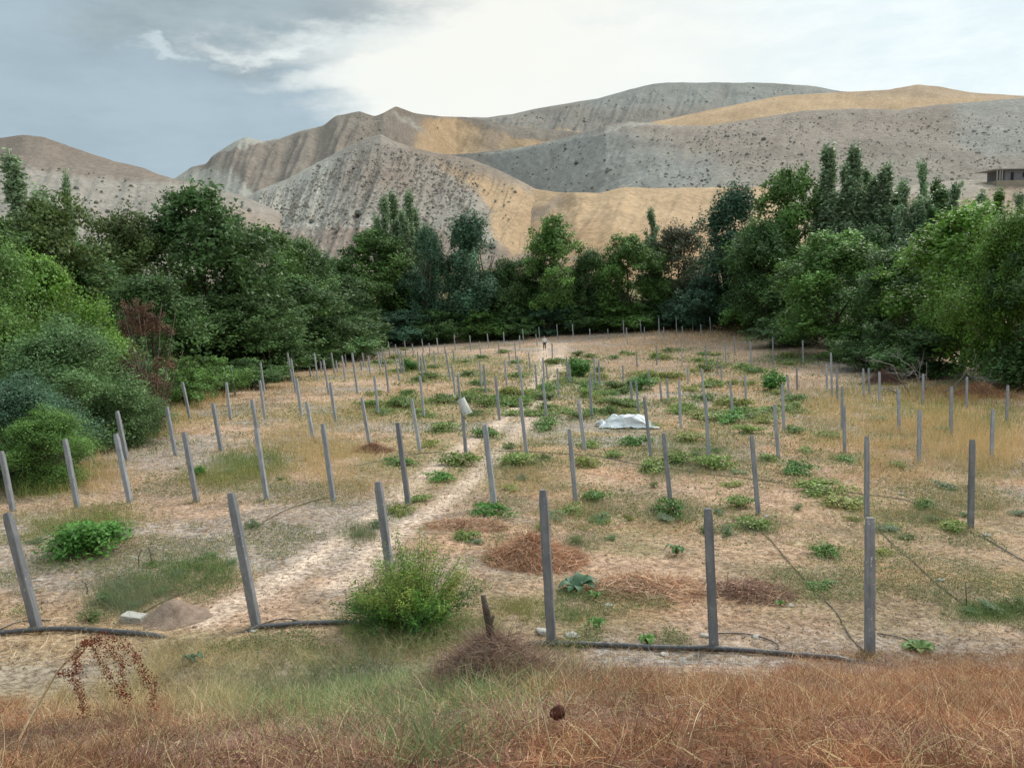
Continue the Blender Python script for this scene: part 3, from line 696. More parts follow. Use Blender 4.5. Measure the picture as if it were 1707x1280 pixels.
FAR=[(479,588,487,637),(512,588,518,628),(524,588,530,635),(534,602,536,621),(552,588,558,624),(560,601,563,621),(570,593,576,636),(575,590,577,611),(601,601,603,617),(604,588,607,612),(607,576,610,596),(614,593,617,624),(629,587,635,623),(632,586,637,612),(636,577,639,600),(647,569,650,594),(659,596,666,635),(659,574,661,597),(663,584,670,623),(668,586,674,623),(674,568,677,594),(687,573,690,596),(696,586,699,620),(703,565,706,588),(704,588,711,628),(715,572,717,591),(728,563,731,590),(723,584,726,609),(741,573,742,588),(743,586,751,635),(755,583,757,604),(757,558,759,584),(783,559,785,585),(799,600,803,644),(799,569,802,593),(812,556,815,580),(831,568,832,590),(841,600,845,642),(839,553,841,577),(848,586,850,609),(858,569,860,600),(862,593,866,630),(866,559,867,581),(871,548,873,572),(881,588,884,614),(892,607,895,648),(893,557,896,576),(898,545,900,568),(905,596,907,635),(920,572,921,597),(910,608,913,632),(928,540,930,566),(944,595,947,637),(949,607,951,640),(954,540,956,566),(983,548,984,565),(990,595,993,647),(998,600,1000,645),(1013,548,1014,565),(1039,534,1040,559),(1044,546,1046,574),(1038,609,1039,637),(1067,533,1069,557),(1074,545,1075,567),(1061,590,1062,612),(1081,616,1083,651),(1100,637,1103,670),(1094,576,1095,609),(1098,530,1099,562),(1106,545,1107,567),(1127,530,1128,556),(1136,576,1137,611),(1137,544,1138,560),(1154,529,1155,553),(1146,610,1147,640),(1168,541,1169,560),(1176,576,1178,612),(1183,528,1185,555),(1196,600,1196,625),(1202,612,1203,640),(1209,573,1210,607),(1212,527,1214,545),(1224,560,1225,588),(1251,569,1252,610),(1247,527,1248,550),(1272,534,1273,552),(1288,562,1289,607),(1328,614,1329,651),(1338,567,1339,607),(1377,607,1379,654),(1385,588,1387,661),(1439,614,1440,662),(1448,613,1449,658)]
def concrete_mat(name='weathered_concrete',k1=(132,134,138),k2=(170,171,172)):
    def b(t,o):
        tcx=tn(t,'ShaderNodeTexCoord'); oi=tn(t,'ShaderNodeObjectInfo')
        off=tn(t,'ShaderNodeVectorMath',{0:tcx.outputs['Object']},operation='ADD')
        sc=tn(t,'ShaderNodeVectorMath',{0:oi.outputs['Location'],1:(7.,7.,7.)},operation='MULTIPLY'); t.links.new(sc.outputs[0],off.inputs[1])
        n=tn(t,'ShaderNodeTexNoise',{'Vector':off.outputs[0],'Scale':7.,'Detail':8.,'Roughness':.7})
        m=tn(t,'ShaderNodeMapping',{'Vector':off.outputs[0],'Scale':(22.,22.,1.6)})
        n2=tn(t,'ShaderNodeTexNoise',{'Vector':m.outputs[0],'Scale':1.,'Detail':4.})
        c=tmix(t,tramp(t,n.outputs[0],.3,.7),srgb(*k1),srgb(*k2))
        c=tmix(t,tramp(t,n2.outputs[0],.55,.85),c,srgb(92,93,96))
        n3=tn(t,'ShaderNodeTexNoise',{'Vector':off.outputs[0],'Scale':38.,'Detail':3.})
        c=tmix(t,tramp(t,n3.outputs[0],.66,.74),c,srgb(184,184,182))
        vr=tn(t,'ShaderNodeMapRange',{0:oi.outputs['Random'],1:0.,2:1.,3:.8,4:1.2})
        hs=tn(t,'ShaderNodeHueSaturation',{'Color':c,'Value':vr.outputs[0]})
        p=tn(t,'ShaderNodeBsdfPrincipled',{'Base Color':hs.outputs[0],'Roughness':.9,'Specular IOR Level':.2})
        bm=tn(t,'ShaderNodeBump',{'Strength':.5,'Distance':.01,'Height':n3.outputs[0]})
        t.links.new(bm.outputs[0],p.inputs['Normal']); t.links.new(p.outputs[0],o.inputs[0])
    return mat(name,b)
CONC=concrete_mat(); CONC_D=concrete_mat('darker_concrete',(108,109,112),(144,144,145))  # second one: same concrete in a darker tone for front and some second-row posts
def post_proto(seed,w=.115):
    rng=random.Random(seed); bm=bmesh.new(); n=14; rings=[]
    for i in range(n+1):
        z=i/n; s=w/2*(1.06-.10*z); j=.0022
        ch=.18
        ring=[]
        for (a,b_) in ((1,1-ch),(1-ch,1),(-1+ch,1),(-1,1-ch),(-1,-1+ch),(-1+ch,-1),(1-ch,-1),(1,-1+ch)):
            k=1.0 if i<n else .80
            ring.append(bm.verts.new((a*s*k+rng.uniform(-j,j),b_*s*k*.92+rng.uniform(-j,j),z*1.0-(0.0 if i<n else -.002))))
        rings.append(ring)
    for a,b_ in zip(rings,rings[1:]):
        for k in range(8): bm.faces.new((a[k],a[(k+1)%8],b_[(k+1)%8],b_[k]))
    bm.faces.new(rings[-1]); bm.faces.new(list(reversed(rings[0])))
    me=bpy.data.meshes.new('concrete_post'); bm.to_mesh(me); bm.free(); me.materials.append(CONC); return me
PM=[post_proto(i) for i in range(6)]
ORD=['first','second','third','fourth','fifth','sixth','seventh','eighth','ninth','tenth','eleventh','twelfth','thirteenth','fourteenth','fifteenth','sixteenth','seventeenth','eighteenth','nineteenth','twentieth','twenty-first','twenty-second']
def post(tx,ty,bx,by,label,i):
    b=at1(bx,by); dep=b.y*math.cos(PITCH)-b.z*math.sin(PITCH)
    t=atd(tx,ty,dep)            # leans in its own plane facing the photographer
    dvec=t-b; bb=b-dvec*.12; L_=(t-bb).length
    o=link('concrete_post',PM[i%len(PM)],loc=bb)
    q=dvec.to_track_quat('Z','Y'); yaw=Matrix.Rotation(R(14+random.uniform(-7,7)),4,'Z')
    o.rotation_euler=(q.to_matrix().to_4x4()@Matrix.Identity(4)).to_euler()
    # keep the square section facing a common way
    z=dvec.normalized(); x=Vector((math.cos(R(-12)+random.uniform(-.1,.1)),math.sin(R(-12)),0)); y=z.cross(x).normalized(); x=y.cross(z)
    o.rotation_euler=Matrix((x,y,z)).transposed().to_euler()
    s=random.uniform(.92,1.1); o.scale=(s,s,L_)
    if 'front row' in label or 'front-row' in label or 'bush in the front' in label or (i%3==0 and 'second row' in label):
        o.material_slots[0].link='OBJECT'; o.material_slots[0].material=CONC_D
    return tag(o,label,'post','concrete posts standing in rows in the vineyard'),b,t
BUCKET=None; k=0
for rn,lst in POSTS_ROWS:
    n=len(lst)
    for i,p in enumerate(lst):
        side=ORD[i]+' from the left' if i<(n+1)//2 else ('last on the right' if i==n-1 else ORD[n-1-i]+' from the right')
        lab='grey concrete post, %s in the %s row'%(side,rn)
        if rn=='front' and i==2: lab='grey concrete post rising out of the big green bush in the front row'
        if rn=='third' and i==7: lab='grey concrete post carrying the upturned white bucket'
        if rn=='front' and i==0: lab='broad grey concrete post leaning most, front row at the left edge'
        o,b,t=post(*p,lab,k); k+=1
        if rn=='third' and i==7: BUCKET=(b,t)
for p in FAR:
    y=p[3]; x=p[2]
    zone='left of the footpath' if x<900 else ('beside the footpath' if x<960 else 'right of the footpath')
    if y<600: lab='thin pale concrete post in the last rows, '+zone
    else: lab='slim grey concrete post in the crowded rows behind the fifth, '+zone
    post(*p,lab,k); k+=1

#@OBJECTS
# ---- bucket on a post
def lathe(profile,n=28):
    V=[];F=[]
    for r,z in profile:
        for k in range(n): a=2*math.pi*k/n; V.append((r*math.cos(a),r*math.sin(a),z))
    for i in range(len(profile)-1):
        for k in range(n): F.append((i*n+k,i*n+(k+1)%n,(i+1)*n+(k+1)%n,(i+1)*n+k))
    return V,F
PLW=rough_mat('dusty_white_plastic',srgb(206,206,200),srgb(176,176,168),5.,rough=.5,bump=.1,spec=.4,c3=srgb(130,126,110))
def bucket():
    b,t=BUCKET; ax=(t-b).normalized(); ax=(ax+Vector((-.36,0,0))).normalized()
    th=thing('bucket',t-ax*.42+Vector((.02,-.02,0)),'dusty white plastic bucket turned upside down over a post','bucket')
    th.rotation_euler=ax.to_track_quat('Z','Y').to_euler(); th.scale=(1.,1.,1.12)
    # open mouth at z=0 (down), closed base at the top
    V,F=lathe([(.178,0),(.150,.50),(.146,.515),(.135,.52),(.0001,.52),(.0001,.512),(.130,.512),(.142,.50),(.170,.004)])
    me=bpy.data.meshes.new('bucket_body'); me.from_pydata(V,[],F); me.materials.append(PLW); [setattr(p,'use_smooth',True) for p in me.polygons]
    link('body',me,th)
    V,F=lathe([(.179,.0),(.192,.002),(.194,.02),(.182,.026),(.180,.05),(.190,.052),(.190,.060),(.1765,.062),(.1765,.02),(.179,.0)])
    me=bpy.data.meshes.new('bucket_rim'); me.from_pydata(V,[],F); me.materials.append(PLW); link('rim',me,th)
    T=Tubes(); T.add([(.19*math.cos(a),-.02-.17*math.sin(a)*.6,.03-.17*math.sin(a)*.7) for a in np.linspace(0,math.pi,14)],.004,6)
    link('handle',T.mesh('bucket_handle',rough_mat('wire',srgb(120,118,112),srgb(90,88,84),20.)),th)
bucket()
# ---- white tarp heap
def tarp():
    c=at1(1046,712); n=70
    xs=np.linspace(-1,1,n); ys=np.linspace(-1,1,46); X,Y=np.meshgrid(xs,ys,indexing='ij')
    wx=1.32*X+.45*fbm(X,Y,.5,3,51)+.05*fbm(X,Y,.12,2,52); wy=.62*Y*(1-.25*np.abs(X))+.60*fbm(X*1.3,Y,.5,3,53)
    body=np.exp(-((X+.02)/.72)**6)*np.exp(-(Y/.72)**4)
    rg=np.abs(fbm(X*1.3+.6*Y,Y,.42,4,55,.6)); h=.47*body*(1+.9*fbm(X*2,Y*2,.9,3,54))-.22*rg*body+.12*rg+.03+.28*np.exp(-((X+.90)/.09)**2)*np.exp(-((Y-.1)/.4)**2)
    P=np.stack([wx+c.x,wy+c.y,h+0*wx],-1); P[...,2]+=ground_z(P[...,0],P[...,1])+.015
    nr,nc=X.shape; i=np.arange(nr*nc).reshape(nr,nc)
    F=np.stack([i[:-1,:-1].ravel(),i[1:,:-1].ravel(),i[1:,1:].ravel(),i[:-1,1:].ravel()],-1)
    V=P.reshape(-1,3)-np.array(c)
    me=mesh_np('tarp',V,F,None,True,[rough_mat('white_tarp',srgb(226,228,228),srgb(204,208,210),4.,rough=.6,bump=.5,bscale=14.)])
    o=link('tarp',me,loc=c); tag(o,'crumpled white tarp lying over a low heap between the posts','tarp')
    sm=o.modifiers.new('thickness','SOLIDIFY'); sm.thickness=.006
tarp()
# ---- pipes and hoses
def hose(pts,r,m,name,label,cat,grp=None,lift=None,wob=.0):
    q=[at1(x,y) for x,y in pts]; fine=[]
    for a,b in zip(q[:-1],q[1:]):
        k=max(2,int((b-a).length/.18))
        for i in range(k): fine.append(a.lerp(b,i/k))
    fine.append(q[-1]); A=np.array(fine); 
    for _ in range(4): A[1:-1,:2]=(A[:-2,:2]+2*A[1:-1,:2]+A[2:,:2])/4
    A[:,0]+=wob*fbm(A[:,0],A[:,1],.9,2,71)
    z=ground_z(A[:,0],A[:,1])
    for _ in range(5): z[1:-1]=(z[:-2]+2*z[1:-1]+z[2:])/4
    A[:,2]=z+r*.9+.012
    if lift is not None:
        px,_,_=project(A); A[:,2]-=np.interp(px,*zip(*lift))
    T=Tubes(); T.add(A-A[0],[r]*len(A),8); o=link(name,T.mesh(name,m),loc=tuple(A[0])); return tag(o,label,cat,grp)
BLK=rough_mat('black_polyethylene',srgb(52,54,58),srgb(78,78,78),3.,rough=.45,bump=.1,spec=.5,c3=srgb(120,114,106))
BRN=rough_mat('dusty_hose',srgb(92,84,76),srgb(116,104,92),5.,rough=.7,bump=.1)
hose([(-60,1066),(0,1060),(60,1053),(120,1051),(180,1056),(255,1064),(340,1060),(430,1050),(500,1043),(590,1041),(700,1055),(800,1072),(890,1079),(950,1077),(1050,1081),(1190,1085),(1300,1093),(1420,1108),(1520,1118)],.038,BLK,'irrigation_pipe','thick black irrigation pipe running along the front row','pipe',lift=[(-100,0),(250,0),(285,.09),(400,.09),(425,0),(595,0),(640,.1),(850,.1),(885,0),(1410,0),(1440,.1),(1600,.1)])
HS=[([(545,830),(520,836),(490,846),(455,862),(432,876),(416,892)],.014,BRN,'brown hose arcing across the soil behind the second front post'),
 ([(240,1022),(262,1008),(300,992),(345,975),(375,962)],.012,BRN,'thin pale hose lying across the weeds at the left'),
 ([(575,782),(605,775),(645,766),(690,757),(735,754)],.013,BLK,'dark hose crossing the bare soil near the upturned bucket post'),
 ([(826,752),(870,753),(905,755),(950,758),(985,760),(1030,768),(1070,776),(1130,784),(1190,792),(1262,800),(1345,812),(1445,826),(1500,831),(1540,845),(1600,862)],.014,BLK,'long dark drip hose running along the third row to the right'),
 ([(1266,884),(1285,900),(1305,925),(1325,950),(1345,972),(1372,1002),(1395,1018),(1404,1035),(1412,1060),(1430,1080),(1450,1094)],.011,BRN,'thin hose running down to the last front post'),
 ([(1462,884),(1490,910),(1515,930),(1545,960),(1575,988),(1605,1008),(1630,1020)],.011,BRN,'thin hose running right from the last front post'),
 ([(1618,888),(1650,903),(1680,920),(1720,942)],.013,BLK,'dark hose leaving the photo right of the second row'),
 ([(1196,1058),(1225,1056),(1252,1058),(1280,1066),(1302,1076),(1305,1084),(1288,1086)],.011,BLK,'thin looped hose beside the fifth front post'),
 ([(1462,1058),(1485,1060),(1510,1066),(1530,1076)],.011,BLK,'short hose end right of the last front post'),
 ([(0,1052),(20,1040),(45,1034),(85,1036)],.011,BLK,'thin hose stub crossing the leaning front left post'),
 ([(432,1044),(460,1032),(490,1032),(505,1040)],.011,BLK,'small hose loop beside the second front post')]
for pts,r,m,lab in HS: hose(pts,r,m,'hose',lab,'hose','thin drip hoses lying in the vineyard',wob=.05)
# ---- stones, concrete chunk, mounds
def stone_mesh(seed,sub=3):
    bm=bmesh.new(); bmesh.ops.create_icosphere(bm,subdivisions=sub,radius=1); rng=np.random.default_rng(seed)
    pl=rng.normal(size=(9,3)); pl/=np.linalg.norm(pl,axis=1)[:,None]; dd=rng.uniform(.55,.9,9)
    for v in bm.verts:
        p=np.array(v.co)
        for n_,q in zip(pl,dd):
            k=p@n_
            if k>q: p=p-n_*(k-q)*.9
        v.co=Vector(p*(1+.03*rng.normal()))
    me=bpy.data.meshes.new('stone'); bm.to_mesh(me); bm.free(); [setattr(p,'use_smooth',True) for p in me.polygons]; return me
STM=rough_mat('pale_stone',srgb(160,156,150),srgb(190,186,178),3.,bump=.4,c3=srgb(130,124,116))
SM=[stone_mesh(i) for i in range(5)]
for m_ in SM: m_.materials.append(STM)
STONES=[(1567,968,.11,'pale rounded stone beside the thin hose on the right'),(1500,824,.13,'grey stone touching the drip hose right of the second row'),(1277,862,.10,'white flat stone at the foot of a second row post'),(1645,894,.14,'flat white stone near the right edge'),
 (65,968,.09,'grey stone right behind the leaning front left post'),(225,932,.09,'small pale stone behind the bright green shrub'),(1174,1060,.10,'white stone leaning on the fifth front post'),(1262,1062,.09,'grey stone lying on the thin looped hose'),(424,1052,.09,'pale stone at the foot of the second front post'),
 (1015,1010,.09,'low grey stone below the spreading straw heap'),(1182,765,.09,'white stone at the foot of a third row post'),(1108,1092,.09,'grey stone against the black pipe'),(1048,793,.08,'small pale stone among the vines in the middle'),(905,1055,.17,'broad flat grey stone at the foot of the fourth front post'),(955,1062,.14,'flat pale stone right of the fourth front post'),(1318,1010,.08,'small white stone between the last two front posts')]
for i,(x,y,s,lab) in enumerate(STONES):
    p=at1(x,y); o=link('stone',SM[i%5],loc=p+Vector((0,0,s*.1))); s*=.85; o.scale=(s,s*.8,s*.42); o.rotation_euler=(random.uniform(-.2,.2),random.uniform(-.2,.2),random.uniform(0,6)); tag(o,lab,'stone','loose stones on the soil')
def chunk():
    p=at1(224,1036); bm=bmesh.new(); bmesh.ops.create_cube(bm,size=1); bmesh.ops.scale(bm,vec=(.34,.17,.13),verts=bm.verts)
    bmesh.ops.subdivide_edges(bm,edges=bm.edges,cuts=5,use_grid_fill=True)
    for v in bm.verts: v.co+=Vector((random.uniform(-1,1),random.uniform(-1,1),random.uniform(-1,1)))*.006
    bmesh.ops.bevel(bm,geom=[e for e in bm.edges if e.calc_face_angle(0)>1.],offset=.012,segments=2)
    me=bpy.data.meshes.new('concrete_block'); bm.to_mesh(me); bm.free(); me.materials.append(rough_mat('pale_concrete',srgb(186,182,172),srgb(160,156,148),6.))
    o=link('concrete_block',me,loc=p+Vector((.0,0,.05))); o.rotation_euler=(.05,.08,R(-12)); tag(o,'broken pale concrete block lying beside the dirt mound','block')
chunk()
def mound_mesh(name,rx,ry,h,m,seed,nn=44,rough=.12):
    a=np.linspace(-1.1,1.1,nn); X,Y=np.meshgrid(a,a,indexing='ij'); r=np.sqrt(X*X+Y*Y)*(1+.35*fbm(X,Y,.6,3,seed))
    Z=h*np.exp(-(r/.55)**2)-.04*h+h*rough*fbm(X,Y,.14,4,seed+1)*(r<1.1)-.30*sst(.8,1.3,r)
    V=np.stack([X*rx,Y*ry,Z],-1).reshape(-1,3); i=np.arange(nn*nn).reshape(nn,nn)
    F=np.stack([i[:-1,:-1].ravel(),i[1:,:-1].ravel(),i[1:,1:].ravel(),i[:-1,1:].ravel()],-1)
    return mesh_np(name,V,F,None,True,[m]),V
me,_=mound_mesh('dirt_mound',.62,.55,.28,rough_mat('brown_earth',srgb(120,100,86),srgb(150,130,114),9.,bump=.8),61)
tag(link('dirt_mound',me,loc=at1(290,1030)),'small brown dirt mound behind the broken concrete block','mound')
# ---- strands (straw, dry grass)
def strands_np(P,dirs,length,width,bend,segs=3,rng=RNG,grav=0.):
    """thin curved ribbons; P roots (n,3); dirs (n,3) unit"""
    n=len(P); side=np.cross(dirs,rng.normal(size=(n,3))); side/=np.linalg.norm(side,axis=1)[:,None]+1e-9
    bv=rng.normal(size=(n,3)); bv-=dirs*(bv*dirs).sum(1)[:,None]; bv/=np.linalg.norm(bv,axis=1)[:,None]+1e-9
    length=np.broadcast_to(length,(n,))[:,None]; width=np.broadcast_to(width,(n,))[:,None]; bend=np.broadcast_to(bend,(n,))[:,None]
    rows=[]
    for s in range(segs+1):
        t=s/segs; c=P+dirs*length*t+bv*bend*length*t*t; c=c-np.array([0,0,1.])*grav*length*t*t
        w=width*(1-.75*t)*.5; rows+= [c-side*w,c+side*w]
    V=np.stack(rows,1).reshape(-1,3); b=np.arange(n)*(2*(segs+1)); F=[]
    for s in range(segs): F.append(np.stack([b+2*s,b+2*s+1,b+2*s+3,b+2*s+2],-1))
    return V,np.concatenate(F),segs
def strand_mesh(name,parts,m):
    Vs=[];Fs=[];Cs=[];o=0
    for V,F,C in parts: Vs.append(V);Fs.append(F+o);Cs.append(C);o+=len(V)
    return mesh_np(name,np.concatenate(Vs),np.concatenate(Fs),np.concatenate(Cs),False,[m])
STRAW=leaf_mat('dry_straw',(1,1,1),.2,.7)
def mkpart(P,dirs,ln,w,bend,cols,segs=3,grav=0.,rng=RNG):
    V,F,s=strands_np(P,dirs,ln,w,bend,segs,rng,grav)
    C=np.repeat(cols,2*(segs+1),axis=0); return V,F,C
def updirs(n,spread,rng=RNG):
    d=rng.normal(size=(n,3))*spread; d[:,2]=1; return d/np.linalg.norm(d,axis=1)[:,None]
def pick(n,pals,rng=RNG,var=.2):
    p=np.array(pals); return p[rng.integers(0,len(p),n)]*rng.uniform(1-var,1+var,(n,1))
def pile(px,py,rx,ry,h,n,pals,seed,name,label,cat):
    rx*=.95; h*=1.15
    rng=np.random.default_rng(seed); c=at1(px,py)
    me,V=mound_mesh(name+'_core',rx,ry,h*.9,rough_mat(name+'_core_straw',tuple(np.array(pals[3])*.55),tuple(np.array(pals[1])*.8),20.,bump=1.),seed)
    th=thing(name,c,label,cat)
    link('core',me,th)
    r=np.sqrt(rng.random(n)); a=rng.uniform(0,6.283,n); X=r*np.cos(a)*rx*.95; Y=r*np.sin(a)*ry*.95
    Z=h*np.exp(-(r/.55)**2)*rng.uniform(.85,1.1,n)+.01
    d=np.stack([np.cos(a)*rx+rng.normal(size=n)*.7,np.sin(a)*ry+rng.normal(size=n)*.7,-h*.7*np.sin(np.minimum(r,1)*3)+rng.normal(size=n)*.12],-1); d/=np.linalg.norm(d,axis=1)[:,None]
    ln=rng.uniform(.2,.6,n); P=np.stack([X,Y,Z],-1)-d*ln[:,None]*.5
    P[:,2]=np.maximum(P[:,2],-.02+.03*rng.random(n))
    link('straw',strand_mesh(name+'_straw',[mkpart(P,d,ln,.013,rng.uniform(-.3,.3,n),pick(n,pals,rng,.4),3,.1,rng)],STRAW),th)
SP=[srgb(214,178,146),srgb(194,156,128),srgb(226,198,168),srgb(172,138,114)]
pile(885,935,1.15,.9,.42,5200,[srgb(206,164,132),srgb(188,144,114),srgb(222,188,156),srgb(164,122,98)],81,'straw_pile','tallest reddish straw pile behind the fourth front post','straw')
pile(1068,985,1.2,.7,.18,3600,SP,82,'straw_pile','low spreading straw heap between the fourth and fifth front posts','straw')
pile(1240,990,.9,.5,.12,2400,[srgb(184,150,128),srgb(164,132,114),srgb(200,170,146),srgb(150,118,100)],83,'straw_pile','thin reddish straw layer right of the fifth front post','straw')
pile(620,752,.8,.5,.22,1500,[srgb(140,104,84),srgb(156,118,96),srgb(170,134,110),srgb(116,88,74)],84,'straw_pile','dark brown heap of cut stems among the third row posts','straw')
pile(770,878,1.1,.5,.12,1800,SP,85,'straw_pile','thin pale straw spread beside the footpath behind the big bush','straw')
# ---- brush heap with a stump in the foreground
def brush_heap():
    c=at1(822,1158); rng=np.random.default_rng(91); n=11000; hh=.55; rx=.80
    th=thing('brush_heap',c,'brown heap of dry wiry weeds with a stump sticking out, front centre','heap')
    me,_=mound_mesh('heap_core',.62,.5,hh*.8,rough_mat('heap_soil',srgb(124,98,82),srgb(146,116,96),15.,bump=1.),92); link('core',me,th)
    r=np.sqrt(rng.random(n)); a=rng.uniform(0,6.28,n); r=r*rng.choice([1,1,1.5],n); P=np.stack([r*np.cos(a)*rx,r*np.sin(a)*rx*.8,0*r],-1); P[:,2]=hh*np.exp(-(r/.6)**2)-.05+np.where(r>.7,ground_z(P[:,0]+c.x,P[:,1]+c.y)-c.z,0)*sst(.6,1.,r)
    d=rng.normal(size=(n,3)); d[:,2]=np.abs(d[:,2])*.5; d/=np.linalg.norm(d,axis=1)[:,None]
    link('stems',strand_mesh('heap_stems',[mkpart(P,d,rng.uniform(.06,.26,n),.005,rng.uniform(-1.1,1.1,n),pick(n,[srgb(166,138,120),srgb(142,116,102),srgb(198,170,144),srgb(126,104,92)],rng),3,.1,rng)],STRAW),th)
    T=Tubes(); T.add([(-.0,.05,.2),(-.0,.04,.52),(-.03,.03,.72),(-.05,.03,.85)],[.038,.034,.03,.02],9); T.add([(-.02,.04,.55),(.03,.02,.68)],[.02,.012],6)
    link('stump',T.mesh('heap_stump',rough_mat('grey_wood',srgb(104,92,82),srgb(74,64,56),12.,bump=.9)),th)
brush_heap()
# ---- foreground dry grass on the bank (stuff)
def in_poly_noise(X,Y,s,seed,th): return fbm(X,Y,s,3,seed)>th
def bank_grass():
    rng=np.random.default_rng(101); parts=[]
    RUST=[srgb(176,124,90),srgb(154,106,78),srgb(192,146,110),srgb(130,88,66)]; PUR=[srgb(166,124,104),srgb(186,148,126),srgb(138,98,84),srgb(110,78,66)]; PALE=[srgb(206,184,138),srgb(186,166,118),srgb(212,196,156)]; GRN=[srgb(130,146,92),srgb(150,158,104),srgb(108,132,84),srgb(132,158,112)]
    n=175000; Y=2.6+7.6*rng.random(n)**.85; X=(rng.random(n)-.5)*2*(.72*Y+1.2)
    pts=np.stack([X,Y,ground_z(X,Y)],-1); px,py,dd=project(pts)
    nz_=fbm(X,Y,.9,4,111); edge=np.interp(px,[0,200,300,450,560,820,900,980,1250,1400,1707],[1165,1150,1085,1060,1050,1050,1085,1135,1145,1105,1105])+50*1.0*0+110*fbm(px,px*0+7,70,4,9)+45
    gmask=np.exp(-(((px-600)/230)**2+((py-1140)/60)**2)); gmask=np.maximum(gmask,.6*np.exp(-(((px-720)/90)**2+((py-1250)/30)**2)))
    tan=np.exp(-((np.maximum(0,np.abs(px-380)-250)/230)**2+(np.maximum(0,py-1140+70*fbm(px,py,90,3,17))/38)**2))*(px<1050)
    zone=np.zeros(n,int)
    zone[(px>880)]=0; zone[(px<=880)|(nz_<-.12)]=1; zone[(px<300)&(nz_>-.1)]=0
    zone[rng.random(n)<tan*1.1]=2; zone[rng.random(n)<gmask*1.0]=3
    keep=(py>edge-60)|(rng.random(n)<.15)
    pyn=py+80*fbm(px,py,60,3,18); bare=((px+120*fbm(px,py,50,3,19)<190)&(pyn<1175)&(pyn>1070))|((px>960)&(px<1250)&(py<1125)); keep&=~(bare&(rng.random(n)<.93))
    for z,pal,L0,sp,bend,w in ((0,RUST,.19,1.25,1.1,.0042),(1,PUR,.17,1.6,1.3,.0042),(2,PALE,.30,.6,.5,.004),(3,GRN,.26,.55,.5,.0045)):
        m=(zone==z)&keep; k=m.sum(); c=pick(k,pal+(PALE[:1] if z<2 else []),rng,.25)
        ln=L0*rng.uniform(.35,1.3,k)*(1+1.3*fbm(X[m],Y[m],.5,3,113))
        c=c*np.clip(1+1.5*fbm(X[m],Y[m],.35,4,115)+.7*fbm(X[m],Y[m],1.2,2,116),.45,1.7)[:,None]
        parts.append(mkpart(pts[m]+np.array([0,0,-.01]),updirs(k,sp,rng),ln,w*rng.uniform(.7,1.4,k),bend*rng.normal(size=k)*.6,c,3,.25,rng))
    me=strand_mesh('dry_grass',parts,STRAW); tag(link('dry_grass',me),'rust brown dry grass and wiry weeds covering the bank in front','dry grass',kind='stuff')
    # seed heads and broken bits caught in the grass
    n=3600; Y=2.7+5.*rng.random(n); X=(rng.random(n)-.5)*2*(.72*Y+1); P=np.stack([X,Y,ground_z(X,Y)+rng.uniform(.05,.24,n)],-1)
    V,F=leaves_np(P,rng.uniform(.005,.013,n),None,.7,rng=rng)
    tag(link('seed_heads',mesh_np('seed_heads',V,F,pick(n,[srgb(190,160,124)]+PUR+[srgb(92,60,48)],rng,.3),False,[STRAW])),'tiny dry seed heads and broken leaves caught in the bank grass','dry grass',kind='stuff')
    # long pale stalks
    n=380; Y=2.8+4.*rng.random(n); X=(rng.random(n)-.5)*2*(.7*Y+1)
    P=np.stack([X,Y,ground_z(X,Y)],-1)
    me=strand_mesh('pale_stalks',[mkpart(P,updirs(n,.9,rng),rng.uniform(.15,.5,n),.005,rng.normal(size=n)*.6,pick(n,PALE,rng),6,.4,rng)],STRAW); tag(link('pale_stalks',me),'long pale bent stalks sticking out of the dry grass on the bank','dry grass',kind='stuff')
bank_grass()
